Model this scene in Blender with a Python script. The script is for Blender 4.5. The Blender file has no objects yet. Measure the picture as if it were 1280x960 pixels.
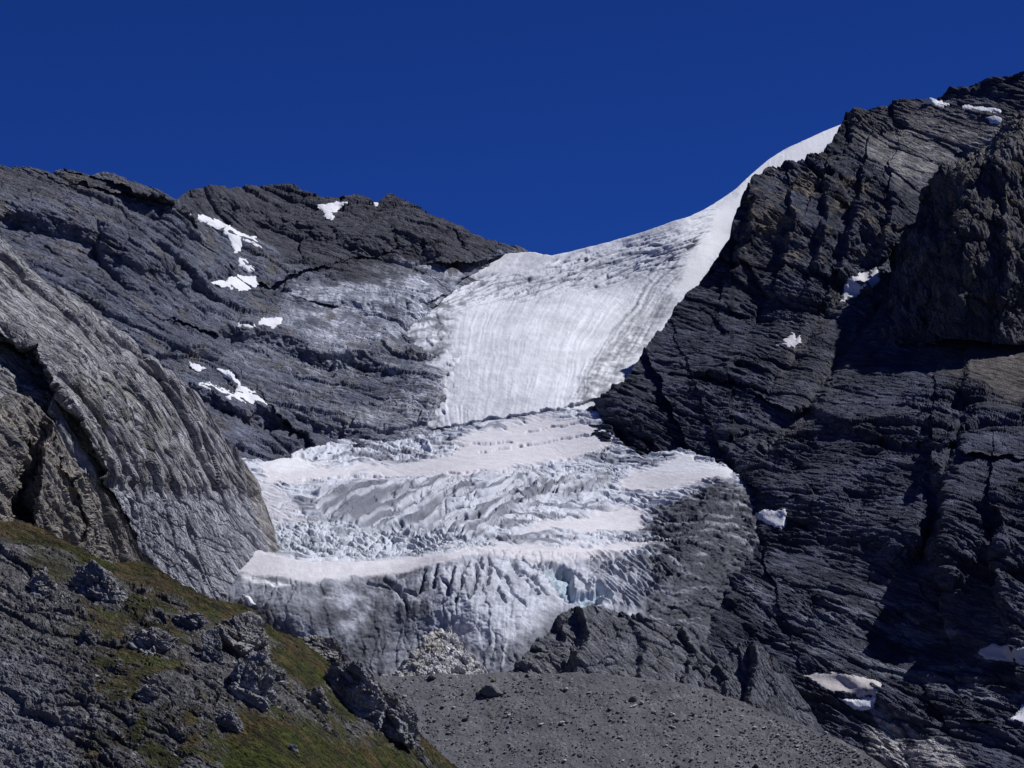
import bpy, math, random
import numpy as np
rng = np.random.RandomState(7)
random.seed(7)
STEP = 1.05
F = 3011.0
PIT = math.radians(6.0)
FWD = np.array([0, math.cos(PIT), math.sin(PIT)])
UPV = np.array([0, -math.sin(PIT), math.cos(PIT)])
RGT = np.array([1.0, 0, 0])
sc = bpy.context.scene

# ---------------------------------------------------------------- noise
PERM = rng.permutation(256).astype(np.int32)
G = rng.normal(size=(256, 3)).astype(np.float32)
G /= np.linalg.norm(G, axis=1)[:, None]
R4 = (rng.rand(256, 6).astype(np.float32) * 2 - 1)

def hsh(ix, iy, iz, seed):
    return PERM[(PERM[(PERM[(ix + seed) & 255] + iy) & 255] + iz) & 255]

def perlin(p, seed=0):
    p = p.astype(np.float32)
    i = np.floor(p).astype(np.int32)
    f = p - i
    w = f * f * f * (f * (f * 6 - 15) + 10)
    out = 0
    for dx in (0, 1):
        wx = w[..., 0] if dx else 1 - w[..., 0]
        for dy in (0, 1):
            wy = w[..., 1] if dy else 1 - w[..., 1]
            for dz in (0, 1):
                wz = w[..., 2] if dz else 1 - w[..., 2]
                g = G[hsh(i[..., 0] + dx, i[..., 1] + dy, i[..., 2] + dz, seed)]
                d = g[..., 0] * (f[..., 0] - dx) + g[..., 1] * (f[..., 1] - dy) + g[..., 2] * (f[..., 2] - dz)
                out = out + wx * wy * wz * d
    return out * 1.5

def fbm(p, scale, octs=4, gain=.5, seed=0):
    a = 1.0; s = 0; q = p / scale
    for k in range(octs):
        s = s + a * perlin(q, seed + 17 * k)
        a *= gain; q = q * 2.03 + 11.3
    return s

def ridged(p, scale, octs=4, gain=.5, seed=0):
    a = 1.0; s = 0; q = p / scale
    for k in range(octs):
        s = s + a * (1 - 2 * np.abs(perlin(q, seed + 17 * k)))
        a *= gain; q = q * 2.07 + 7.7
    return s

def cells(p, seed=0):
    """nearest jittered cell: (random step + random tilt, gap to the second nearest)"""
    p = p.astype(np.float32)
    b = np.floor(p - .5).astype(np.int32)
    sh = p.shape[:-1]
    d1 = np.full(sh, 9.0, np.float32); d2 = np.full(sh, 9.0, np.float32)
    val = np.zeros(sh, np.float32)
    for dx in (0, 1):
        for dy in (0, 1):
            for dz in (0, 1):
                h = hsh(b[..., 0] + dx, b[..., 1] + dy, b[..., 2] + dz, seed)
                r = R4[h]
                ex = p[..., 0] - (b[..., 0] + dx + .5 + .38 * r[..., 0])
                ey = p[..., 1] - (b[..., 1] + dy + .5 + .38 * r[..., 1])
                ez = p[..., 2] - (b[..., 2] + dz + .5 + .38 * r[..., 2])
                d = np.sqrt(ex * ex + ey * ey + ez * ez)
                v = .55 * r[..., 3] + .9 * (r[..., 4] * ex + r[..., 5] * ez + r[..., 3] * ey)
                m = d < d1
                d2 = np.where(m, d1, np.minimum(d2, d))
                val = np.where(m, v, val)
                d1 = np.where(m, d, d1)
    return val, d2 - d1

def frame(dip, yaw=0.0):
    """axes of a bed: along (dips down to the right by `dip` deg), into the hill, across"""
    a = math.radians(dip); y = math.radians(yaw)
    e1 = np.array([math.cos(a) * math.cos(y), math.cos(a) * math.sin(y), -math.sin(a)])
    e2 = np.array([-math.sin(y), math.cos(y), 0.0])
    return np.stack([e1, e2, np.cross(e1, e2)], 0)

def trace_frame(P, N, ang):
    """bed axes whose traces on the slope run `ang` degrees down to the right, as seen from the valley"""
    du = np.gradient(P, axis=1).mean((0, 1)); dv = np.gradient(P, axis=0).mean((0, 1))
    # grid steps differ per sheet: bring both to metres per pixel of picture
    du = du / np.abs(np.gradient(project(P)[0], axis=1)).mean(); dv = dv / np.abs(np.gradient(project(P)[1], axis=0)).mean()
    a = math.radians(ang)
    e1 = du * math.cos(a) + dv * math.sin(a); e1 /= np.linalg.norm(e1)
    n = N.mean((0, 1)); n -= e1 * (n @ e1); n /= np.linalg.norm(n)
    e3 = np.cross(n, e1)
    if e3[2] < 0: e3 = -e3
    return np.stack([e1, n, e3], 0)

def rock(P, fr, scales, amps, aniso=(2.2, 1.2, 1.0), seed=0, crack=.5, warp=.35):
    q = P @ fr.T
    out = 0
    for k, (s, a) in enumerate(zip(scales, amps)):
        w = np.stack([perlin(q / (s * 1.7) + 3.1 * j, seed + 40 + j + k) for j in range(3)], -1)
        qq = q / (s * np.array(aniso)) + w * warp
        v, gap = cells(qq, seed + 5 * k)
        out = out + a * (v - crack * np.exp(-gap / .07))
    return out

def smooth(x, a, b):
    t = np.clip((x - a) / (b - a), 0, 1)
    return t * t * (3 - 2 * t)

def terrace(s, k=3.2):
    f = s - np.floor(s)
    return np.floor(s) + f ** k / (f ** k + (1 - f) ** k + 1e-6) - s

# ---------------------------------------------------------------- layout tools
def rbf(U, V, pts):
    pts = np.array(pts, float)
    x = pts[:, :2] / 300.0
    n = len(x)
    def ker(r2): return np.where(r2 > 1e-12, .5 * r2 * np.log(r2 + 1e-12), 0)
    K = ker(((x[:, None] - x[None]) ** 2).sum(-1)) + np.eye(n) * 1e-3
    A = np.zeros((n + 3, n + 3)); A[:n, :n] = K; A[:n, n] = 1; A[:n, n + 1:] = x; A[n, :n] = 1; A[n + 1:, :n] = x.T
    w = np.linalg.solve(A, np.concatenate([pts[:, 2], np.zeros(3)]))
    u = U / 300.0; v = V / 300.0
    out = w[n] + w[n + 1] * u + w[n + 2] * v
    for i in range(n):
        out = out + w[i] * ker((u - x[i, 0]) ** 2 + (v - x[i, 1]) ** 2)
    return out

def seg_dist(U, V, pl, closed=False):
    pl = np.array(pl, float)
    if closed: pl = np.vstack([pl, pl[:1]])
    best = np.full(U.shape, 1e9); sgn = np.zeros(U.shape)
    for (x0, y0), (x1, y1) in zip(pl[:-1], pl[1:]):
        dx, dy = x1 - x0, y1 - y0
        L = dx * dx + dy * dy + 1e-9
        t = np.clip(((U - x0) * dx + (V - y0) * dy) / L, 0, 1)
        d = (U - x0 - t * dx) ** 2 + (V - y0 - t * dy) ** 2
        s = (U - x0) * dy - (V - y0) * dx
        m = d < best
        best = np.where(m, d, best); sgn = np.where(m, s, sgn)
    return np.sqrt(best), np.sign(sgn)

def poly(U, V, pl, soft=6.0):
    """1 inside the outline, 0 outside, soft edge"""
    d, _ = seg_dist(U, V, pl, True)
    ins = np.zeros(U.shape, bool)
    n = len(pl)
    for i in range(n):
        x0, y0 = pl[i]; x1, y1 = pl[(i + 1) % n]
        if y0 == y1: continue
        c = ((y0 > V) != (y1 > V)) & (U < (x1 - x0) * (V - y0) / (y1 - y0) + x0)
        ins ^= c
    return smooth(np.where(ins, d, -d), -soft, soft)

def band(U, V, pl, w, power=1.0):
    d, _ = seg_dist(U, V, pl)
    return np.exp(-(d / w) ** power)

def scarp(D, U, V, pl, amp, w, fall):
    """ground on the LEFT of the line (looking along it, in the picture) stands `amp` m nearer, dying off over `fall`"""
    d, s = seg_dist(U, V, pl)
    m = np.where(s > 0, smooth(d, 0, w) * np.exp(-np.maximum(d - w, 0) / fall), 0)
    return D - amp * m

def wob2(U, V, amp=6.0, scale=28.0, seed=50):
    q = np.stack([U, V, U * 0], -1)
    return U + amp * fbm(q, scale, 4, .55, seed), V + amp * fbm(q + 500, scale, 4, .55, seed + 3)

def crv(u, pts):
    pts = np.array(pts, float)
    return np.interp(u, pts[:, 0], pts[:, 1])

def unproj(U, V, D):
    D = np.asarray(D, float); U = np.asarray(U, float); V = np.asarray(V, float)
    return D[..., None] * (FWD + ((U - 640) / F)[..., None] * RGT + ((480 - V) / F)[..., None] * UPV)

def project(P):
    d = P @ FWD
    return 640 + F * (P @ RGT) / d, 480 - F * (P @ UPV) / d, d

def blur(a, n, it=2):
    for _ in range(it):
        for ax in (0, 1):
            pad = [(0, 0)] * a.ndim; pad[ax] = (n, n)
            c = np.cumsum(np.pad(a, pad, mode='edge'), axis=ax)
            z = np.zeros_like(np.take(c, [0], axis=ax))
            c = np.concatenate([z, c], axis=ax)
            m = a.shape[ax]; k = 2 * n + 1
            a = (np.take(c, np.arange(k, k + m), axis=ax) - np.take(c, np.arange(0, m), axis=ax)) / k
    return a

def normals(P, n=4):
    du = np.gradient(P, axis=1); dv = np.gradient(P, axis=0)
    N = np.cross(dv, du)
    N /= np.linalg.norm(N, axis=-1, keepdims=True) + 1e-9
    s = np.sign(-(N * P).sum(-1, keepdims=True)); N = N * np.where(s == 0, 1, s)
    N = blur(N, n)
    return N / (np.linalg.norm(N, axis=-1, keepdims=True) + 1e-9)

# ---------------------------------------------------------------- objects
def tag(o, label=None, cat=None, group=None, kind=None):
    if label: o['label'] = label
    if cat: o['category'] = cat
    if group: o['group'] = group
    if kind: o['kind'] = kind
    return o

def link(name, me, mat, parent=None):
    o = bpy.data.objects.new(name, me); sc.collection.objects.link(o)
    if mat: me.materials.append(mat)
    if parent: o.parent = parent
    return o

def raw_mesh(name, verts, faces, col=None, shade=False):
    me = bpy.data.meshes.new(name)
    verts = np.ascontiguousarray(verts, np.float32).reshape(-1, 3)
    faces = np.ascontiguousarray(faces, np.int32)
    k = faces.shape[1]
    me.vertices.add(len(verts)); me.vertices.foreach_set('co', verts.ravel())
    me.loops.add(faces.size); me.loops.foreach_set('vertex_index', faces.ravel())
    me.polygons.add(len(faces)); me.polygons.foreach_set('loop_start', np.arange(0, faces.size, k, dtype=np.int32))
    me.polygons.foreach_set('use_smooth', np.full(len(faces), shade))
    me.update(calc_edges=True)
    if col is not None:
        at = me.attributes.new('col', 'FLOAT_COLOR', 'POINT')
        c = np.ones((len(verts), 4), np.float32); c[:, :3] = np.clip(col.reshape(-1, 3), 0, 1)
        at.data.foreach_set('color', c.ravel())
    return me

def grid_mesh(name, P, col, shade=False, mask=None):
    r, c = P.shape[:2]
    idx = np.arange(r * c).reshape(r, c)
    f = np.stack([idx[:-1, :-1], idx[1:, :-1], idx[1:, 1:], idx[:-1, 1:]], -1).reshape(-1, 4)
    V = P.reshape(-1, 3); C = col.reshape(-1, 3)
    if mask is not None:
        mk = mask.ravel(); f = f[mk[f].any(1)]
        used = np.unique(f); re = np.full(r * c, -1); re[used] = np.arange(len(used))
        f = re[f]; V = V[used]; C = C[used]
    return raw_mesh(name, V, f, C, shade)

ZB = np.full((1100, 1500), 1e9, np.float32)     # nearest ground in each direction, used to set things down on it
ZLAY = {}
def zput(P, key=None):
    bufs = [ZB]
    if key:
        ZLAY[key] = ZLAY.get(key, np.full(ZB.shape, 1e9, np.float32)); bufs.append(ZLAY[key])
    u, v, d = project(P.reshape(-1, 3))
    for ou in (0, 1):
        for ov in (0, 1):
            iu = np.floor(u).astype(int) + 110 + ou; iv = np.floor(v).astype(int) + 70 + ov
            ok = (iu >= 0) & (iu < 1500) & (iv >= 0) & (iv < 1100)
            for b in bufs: np.minimum.at(b, (iv[ok], iu[ok]), d[ok].astype(np.float32))

def zat(u, v, buf=None):
    b = ZB if buf is None else buf
    return b[np.clip(np.round(np.asarray(v)).astype(int) + 70, 0, 1099), np.clip(np.round(np.asarray(u)).astype(int) + 110, 0, 1499)]

def sheet(u0, u1, top, bot, depth, jag=0.0, step=STEP, vstep=None, seed=0):
    """grid between a top line and a bottom line, at the distances `depth`"""
    u = np.arange(u0, u1 + .01, step)
    vt = crv(u, top); vb = crv(u, bot)
    if jag:
        q = np.stack([u, u * 0, u * 0], -1)
        vt = vt + jag * fbm(q + seed, 26.0, 4, .6, seed)
    vb = np.maximum(vb, vt + 2)
    n = int((vb - vt).max() / (vstep or step)) + 2
    t = np.linspace(0, 1, n)[:, None]
    U = np.broadcast_to(u, (n, len(u))).copy(); V = vt + (vb - vt) * t
    D = rbf(U, V, depth) if not callable(depth) else depth(U, V)
    return U, V, D

def backside(P, C, length, rows=14, drop=.8, rough=0.0, seed=0, away=(0.15, 1.0)):
    """the far flank behind a crest, so that the crest has thickness"""
    top = P[0]
    s = (np.linspace(0, 1, rows + 1)[1:] ** 1.6)[::-1] * length
    aw = np.array([away[0], away[1], 0.0]); aw /= np.linalg.norm(aw)
    B = top[None] + s[:, None, None] * (aw - np.array([0, 0, drop]))
    if rough:
        B[..., 2] += rough * fbm(B, 14.0, 3, .5, seed) * np.minimum(s / 8, 1)[:, None]
    return np.concatenate([B, P], 0), np.concatenate([np.broadcast_to(C[0], (rows,) + C[0].shape), C], 0)

def lerp(C, c, m):
    c = np.asarray(c, float)
    return C * (1 - m[..., None]) + c * m[..., None]

def base(shape, c):
    return np.broadcast_to(np.array(c, float), shape + (3,)).copy()

def wob(P, U, V, amp=10.0, scale=25.0, seed=3):
    w1 = fbm(P, scale, 4, .6, seed); w2 = fbm(P + 77.7, scale, 4, .6, seed + 9)
    return U + amp * w1, V + amp * w2

# ---------------------------------------------------------------- materials
def nodes(m):
    m.use_nodes = True
    nt = m.node_tree; nt.nodes.clear()
    return nt, nt.nodes.new, nt.links.new

def make_mat(name, rough=.9, bump=.6, bscale=.35, dist=1.0, var=.35, vscale=.08, spec=.25, flat=None, sss=0.0, fine=1.6):
    m = bpy.data.materials.new(name)
    nt, N, L = nodes(m)
    out = N('ShaderNodeOutputMaterial'); b = N('ShaderNodeBsdfPrincipled')
    L(b.outputs[0], out.inputs[0])
    b.inputs['Roughness'].default_value = rough
    b.inputs['Specular IOR Level'].default_value = spec
    tc = N('ShaderNodeTexCoord')
    if flat is None:
        at = N('ShaderNodeAttribute'); at.attribute_name = 'col'; src = at.outputs['Color']
    else:
        rgb = N('ShaderNodeRGB'); rgb.outputs[0].default_value = (*flat, 1); src = rgb.outputs[0]
    n1 = N('ShaderNodeTexNoise'); n1.inputs['Scale'].default_value = vscale; n1.inputs['Detail'].default_value = 8; n1.inputs['Roughness'].default_value = .65
    L(tc.outputs['Object'], n1.inputs['Vector'])
    n2 = N('ShaderNodeTexNoise'); n2.inputs['Scale'].default_value = fine * bscale; n2.inputs['Detail'].default_value = 6; n2.inputs['Roughness'].default_value = .7
    L(tc.outputs['Object'], n2.inputs['Vector'])
    mx = N('ShaderNodeMath'); mx.operation = 'ADD'
    L(n1.outputs[0], mx.inputs[0]); L(n2.outputs[0], mx.inputs[1])
    mr = N('ShaderNodeMapRange'); mr.inputs[1].default_value = .6; mr.inputs[2].default_value = 1.4
    mr.inputs[3].default_value = 1 - var; mr.inputs[4].default_value = 1 + var
    L(mx.outputs[0], mr.inputs[0])
    mul = N('ShaderNodeVectorMath'); mul.operation = 'SCALE'
    L(src, mul.inputs[0]); L(mr.outputs[0], mul.inputs['Scale'])
    L(mul.outputs[0], b.inputs['Base Color'])
    if bump:
        v = N('ShaderNodeTexVoronoi'); v.inputs['Scale'].default_value = bscale * .8
        dv = N('ShaderNodeVectorMath'); dv.operation = 'MULTIPLY_ADD'
        L(n1.outputs['Color'], dv.inputs[0]); dv.inputs[1].default_value = (2.5 / bscale * .4,) * 3
        L(tc.outputs['Object'], dv.inputs[2]); L(dv.outputs[0], v.inputs['Vector'])
        h = N('ShaderNodeMath'); h.operation = 'ADD'
        n3 = N('ShaderNodeTexNoise'); n3.inputs['Scale'].default_value = bscale; n3.inputs['Detail'].default_value = 9; n3.inputs['Roughness'].default_value = .68
        L(tc.outputs['Object'], n3.inputs['Vector'])
        L(n3.outputs[0], h.inputs[0])
        sv = N('ShaderNodeMath'); sv.operation = 'MULTIPLY'; sv.inputs[1].default_value = .35
        L(v.outputs['Distance'], sv.inputs[0]); L(sv.outputs[0], h.inputs[1])
        bp = N('ShaderNodeBump'); bp.inputs['Strength'].default_value = bump; bp.inputs['Distance'].default_value = dist
        L(h.outputs[0], bp.inputs['Height']); L(bp.outputs[0], b.inputs['Normal'])
    return m

def rock_mat(name, fr, sizes=((16, 8, 4.0), (6.5, 4, 1.7)), dists=(1.5, .75), var=.3, cellvar=.35, rough=.92, strength=1.0, fine=.35):
    """rock broken along its beds: angular facets (cells that are stretched along the beds) at two sizes, plus grain"""
    m = bpy.data.materials.new(name)
    nt, N, L = nodes(m)
    out = N('ShaderNodeOutputMaterial'); b = N('ShaderNodeBsdfPrincipled'); L(b.outputs[0], out.inputs[0])
    b.inputs['Roughness'].default_value = rough; b.inputs['Specular IOR Level'].default_value = .2
    tc = N('ShaderNodeTexCoord'); at = N('ShaderNodeAttribute'); at.attribute_name = 'col'
    wn = N('ShaderNodeTexNoise'); wn.inputs['Scale'].default_value = .045; wn.inputs['Detail'].default_value = 5; wn.inputs['Roughness'].default_value = .6
    L(tc.outputs['Object'], wn.inputs['Vector'])
    wv = N('ShaderNodeVectorMath'); wv.operation = 'MULTIPLY_ADD'; L(wn.outputs['Color'], wv.inputs[0]); wv.inputs[1].default_value = (9, 9, 9); L(tc.outputs['Object'], wv.inputs[2])
    hs = []; cols = []
    for k, (sz, ds) in enumerate(zip(sizes, dists)):
        cx = N('ShaderNodeCombineXYZ')
        for i in range(3):
            d = N('ShaderNodeVectorMath'); d.operation = 'DOT_PRODUCT'; L(wv.outputs[0], d.inputs[0]); d.inputs[1].default_value = tuple(float(x) / sz[i] for x in fr[i])
            L(d.outputs['Value'], cx.inputs[i])
        v = N('ShaderNodeTexVoronoi'); v.inputs['Scale'].default_value = 1.0; L(cx.outputs[0], v.inputs['Vector'])
        e = N('ShaderNodeTexVoronoi'); e.feature = 'DISTANCE_TO_EDGE'; e.inputs['Scale'].default_value = 1.0; L(cx.outputs[0], e.inputs['Vector'])
        df = N('ShaderNodeVectorMath'); df.operation = 'SUBTRACT'; L(cx.outputs[0], df.inputs[0]); L(v.outputs['Position'], df.inputs[1])
        cc = N('ShaderNodeVectorMath'); cc.operation = 'SUBTRACT'; L(v.outputs['Color'], cc.inputs[0]); cc.inputs[1].default_value = (.5, .5, .5)
        dd = N('ShaderNodeVectorMath'); dd.operation = 'DOT_PRODUCT'; L(df.outputs[0], dd.inputs[0]); L(cc.outputs[0], dd.inputs[1])
        sp = N('ShaderNodeSeparateXYZ'); L(v.outputs['Color'], sp.inputs[0]); cols.append(sp.outputs[1])
        a1 = N('ShaderNodeMath'); a1.operation = 'MULTIPLY_ADD'; L(dd.outputs['Value'], a1.inputs[0]); a1.inputs[1].default_value = 1.6; L(sp.outputs[0], a1.inputs[2])
        cr = N('ShaderNodeMapRange'); cr.inputs[1].default_value = 0; cr.inputs[2].default_value = .07; cr.inputs[3].default_value = -.5; cr.inputs[4].default_value = 0; L(e.outputs['Distance'], cr.inputs[0])
        a2 = N('ShaderNodeMath'); a2.operation = 'ADD'; L(a1.outputs[0], a2.inputs[0]); L(cr.outputs[0], a2.inputs[1])
        a3 = N('ShaderNodeMath'); a3.operation = 'MULTIPLY'; a3.inputs[1].default_value = ds; L(a2.outputs[0], a3.inputs[0])
        hs.append(a3.outputs[0])
    g = N('ShaderNodeTexNoise'); g.inputs['Scale'].default_value = .45; g.inputs['Detail'].default_value = 7; g.inputs['Roughness'].default_value = .68; L(tc.outputs['Object'], g.inputs['Vector'])
    gm = N('ShaderNodeMath'); gm.operation = 'MULTIPLY'; gm.inputs[1].default_value = fine * 3; L(g.outputs[0], gm.inputs[0])
    s1 = N('ShaderNodeMath'); s1.operation = 'ADD'; L(hs[0], s1.inputs[0]); L(hs[1], s1.inputs[1])
    s2 = N('ShaderNodeMath'); s2.operation = 'ADD'; L(s1.outputs[0], s2.inputs[0]); L(gm.outputs[0], s2.inputs[1])
    bp = N('ShaderNodeBump'); bp.inputs['Strength'].default_value = strength; bp.inputs['Distance'].default_value = 1.0
    L(s2.outputs[0], bp.inputs['Height']); L(bp.outputs[0], b.inputs['Normal'])
    # tone: beds and blocks differ a little, with mottling
    t1 = N('ShaderNodeMath'); t1.operation = 'ADD'; L(cols[0], t1.inputs[0]); L(cols[1], t1.inputs[1])
    t2 = N('ShaderNodeMapRange'); t2.inputs[1].default_value = .2; t2.inputs[2].default_value = 1.8; t2.inputs[3].default_value = 1 - cellvar; t2.inputs[4].default_value = 1 + cellvar; L(t1.outputs[0], t2.inputs[0])
    n1 = N('ShaderNodeTexNoise'); n1.inputs['Scale'].default_value = .06; n1.inputs['Detail'].default_value = 10; n1.inputs['Roughness'].default_value = .7; L(tc.outputs['Object'], n1.inputs['Vector'])
    t3 = N('ShaderNodeMapRange'); t3.inputs[1].default_value = .3; t3.inputs[2].default_value = .7; t3.inputs[3].default_value = 1 - var; t3.inputs[4].default_value = 1 + var; L(n1.outputs[0], t3.inputs[0])
    t4 = N('ShaderNodeMath'); t4.operation = 'MULTIPLY'; L(t2.outputs[0], t4.inputs[0]); L(t3.outputs[0], t4.inputs[1])
    mu = N('ShaderNodeVectorMath'); mu.operation = 'SCALE'; L(at.outputs['Color'], mu.inputs[0]); L(t4.outputs[0], mu.inputs['Scale'])
    L(mu.outputs[0], b.inputs['Base Color'])
    return m

M = {
    'rock': make_mat('layered_rock', .92, .8, .22, 2.2, .30, .03, .2),
    'crag': make_mat('fissured_rock', .92, .8, .3, 1.6, .28, .04, .2),
    'ice': make_mat('glacier_ice', .75, .5, .4, .9, .22, .12, .25),
    'firn': make_mat('wind_firn', .75, .45, .5, .6, .16, .03, .25),
    'snow': make_mat('old_snow', .75, .6, .5, .7, .10, .12, .25),
    'scree': make_mat('moraine_gravel', .95, .9, .6, .9, .35, .12, .15),
    'turf': make_mat('turf_and_slabs', .95, .9, 1.1, .5, .35, .25, .1),
    'stone': make_mat('boulder_stone', .9, .6, .9, .5, .25, .4, .2),
}

# ================================================================ TERRAIN
def finish(name, P, C, mat, shade, label, cat, kind='structure', key=None, back=None, parent=None, aw=(.15, 1)):
    zput(P, key or name)
    if back: P, C = backside(P, C, *back, away=aw)
    o = link(name, grid_mesh(name, P, C, shade), M[mat], parent)
    if label: tag(o, label, cat, kind=kind)
    return o

# ---------------------------------------------------------------- far mountain on the left
TOP = [(-90, 212), (0, 208), (30, 208), (60, 213), (90, 215), (110, 221), (130, 219), (150, 225), (175, 234), (200, 242), (222, 249), (236, 238), (262, 234),
       (300, 234), (325, 230), (350, 236), (375, 243), (400, 250), (432, 252), (465, 250), (478, 246), (488, 241), (497, 247), (520, 255), (540, 263), (560, 271),
       (580, 280), (600, 288), (620, 295), (640, 303), (657, 312), (720, 345)]
BOT = [(-90, 470), (0, 470), (150, 570), (320, 630), (440, 600), (540, 580), (720, 560)]
U, V, D = sheet(-90, 720, TOP, BOT, [(0, 207, 2500), (-90, 210, 2450), (230, 250, 2610), (330, 232, 2800), (490, 243, 2840), (660, 312, 2830), (0, 470, 2180),
    (150, 400, 2330), (300, 350, 2560), (400, 350, 2610), (540, 338, 2700), (430, 540, 2320), (310, 575, 2190), (540, 535, 2312), (535, 460, 2450), (545, 400, 2592), (300, 480, 2330), (700, 350, 2850), (620, 500, 2420)], jag=2.2, seed=1)
Uf, Vf = wob2(U, V)
D = scarp(D, Uf, Vf, [(-60, 280), (60, 292), (130, 318), (160, 345), (230, 368), (310, 352)], 26, 30, 60)
D = scarp(D, Uf, Vf, [(232, 262), (300, 285), (400, 318), (450, 335), (520, 330)], 34, 40, 60)
D = scarp(D, Uf, Vf, [(170, 250), (215, 262), (240, 285)], 18, 12, 60)
D = scarp(D, Uf, Vf, [(290, 425), (350, 440), (430, 470), (490, 440), (530, 400)], 22, 22, 40)
D = scarp(D, Uf, Vf, [(240, 500), (300, 530), (380, 540), (425, 555)], 24, 24, 40)
D = scarp(D, Uf, Vf, [(430, 385), (480, 395), (530, 380)], 14, 14, 24)
D = scarp(D, Uf, Vf, [(372, 545), (385, 560), (400, 580)], 16, 8, 40)
D = D - 22 * band(Uf, Vf, [(435, 480), (480, 460), (540, 470)], 30)
P = unproj(U, V, D); Nn = normals(P, 6)
fr = trace_frame(P, Nn, 17)
q = P @ fr.T
amp = .55 + .6 * smooth(fbm(P, 90, 3, .5, 5), -.2, .5)
drk = poly(*wob(P, U, V, 8, 40), [(225, 235), (330, 220), (500, 235), (640, 300), (600, 332), (520, 342), (440, 352), (395, 340), (330, 310), (285, 288), (240, 262)], 6)
smo = poly(*wob(P, U, V, 12, 40), [(365, 348), (440, 350), (480, 335), (540, 332), (575, 345), (560, 420), (520, 405), (500, 425), (430, 440), (385, 420), (350, 400)], 12)
pt = smooth(fbm(P, 55, 3, .5, 6), -.3, .35)
h = rock(P, fr, (58, 24, 11, 5), (9, 3.8, 1.7, .6), (2.4, 1.3, .8), 3, .5, .22) * amp
h = h + 2.6 * terrace(q[..., 2] / 17 + 1.3 * fbm(P, 80, 4, .5, 8)) * (.1 + 1.2 * pt * amp) + 1.0 * terrace(q[..., 2] / 6.5 + 1.3 * fbm(P, 45, 4, .5, 88)) * (.1 + pt)
fiss = ridged(np.stack([q[..., 0] / 7, q[..., 1] / 14, q[..., 2] / 46], -1), 1.0, 3, .5, 21)
h = h + .9 * fiss * (1 - .6 * drk) + .8 * ridged(np.stack([q[..., 0] / 26, q[..., 1] / 12, q[..., 2] / 5], -1), 1.0, 4, .55, 22) + .35 * fbm(P, 7, 4, .6, 12)
h = h * (1 - .45 * smo)
P = P + Nn * (.62 * h + .38 * blur(h, 1, 1))[..., None]
Uw, Vw = wob(P, U, V, 9, 30)
C = base(U.shape, (.128, .138, .180))
C = C * (1 + .25 * fbm(P, 70, 5, .6, 31))[..., None]
C = lerp(C, (.066, .066, .078), drk * .85)
C = lerp(C, (.075, .072, .078), poly(Uw, Vw, [(-90, 200), (60, 205), (215, 240), (215, 262), (120, 250), (-90, 245)], 12) * .6)
C = lerp(C, (.155, .140, .118), np.clip(fbm(P, 40, 4, .6, 33) * .9 - .1, 0, .6) * (1 - drk))
stre = smooth(.7 * perlin(np.stack([U / 4.2 + 2.2 * fbm(P, 45, 4, .5), V / 30, U * 0], -1), 9) + .55 * fbm(P, 30, 5, .65, 4), -.35, .4)
C = lerp(C, (.56, .58, .66), smo * (.25 + .7 * stre) * (1 - .9 * smooth(fbm(P, 42, 4, .55, 44), .05, .35)))
slab = poly(Uw, Vw, [(330, 445), (395, 450), (410, 470), (440, 530), (400, 545), (340, 505), (320, 470)], 8)
sl2 = smooth(perlin(np.stack([(U * .8 - V * .5) / 6, (U * .5 + V * .8) / 120, U * 0], -1), 5), 0, .35)
C = lerp(C, (.30, .30, .33), slab * sl2 * .75)
C = lerp(C, (.40, .41, .45), poly(Uw, Vw, [(430, 520), (470, 505), (540, 500), (560, 540), (500, 548), (435, 545)], 8) * (.3 + .5 * stre))
M['rock_left'] = rock_mat('dark_banded_rock', fr)
C = lerp(C, (.40, .415, .47), poly(Uw, Vw, [(500, 400), (560, 380), (565, 560), (520, 560), (500, 500), (525, 450)], 12) * smooth(fbm(P, 16, 5, .65, 45), -.1, .25) * .8)
C = lerp(C, (.36, .37, .41), poly(Uw, Vw, [(380, 430), (470, 430), (500, 460), (480, 480), (400, 470)], 12) * smooth(fbm(P, 18, 5, .65, 46), .0, .35) * .8)
C = lerp(C, (.27, .28, .32), poly(Uw, Vw, [(280, 400), (380, 400), (430, 450), (440, 530), (330, 500), (280, 450)], 20) * smooth(fbm(np.stack([q[..., 0] / 2.5, q[..., 1] / 2, q[..., 2]], -1), 14, 5, .65, 47), -.05, .4) * .7)
finish('mountain_left', P, C, 'rock_left', False, 'dark banded rock mountain with two summits left of the glacier', 'mountain', back=(160, 14, .75, 5.0, 1))

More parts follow.
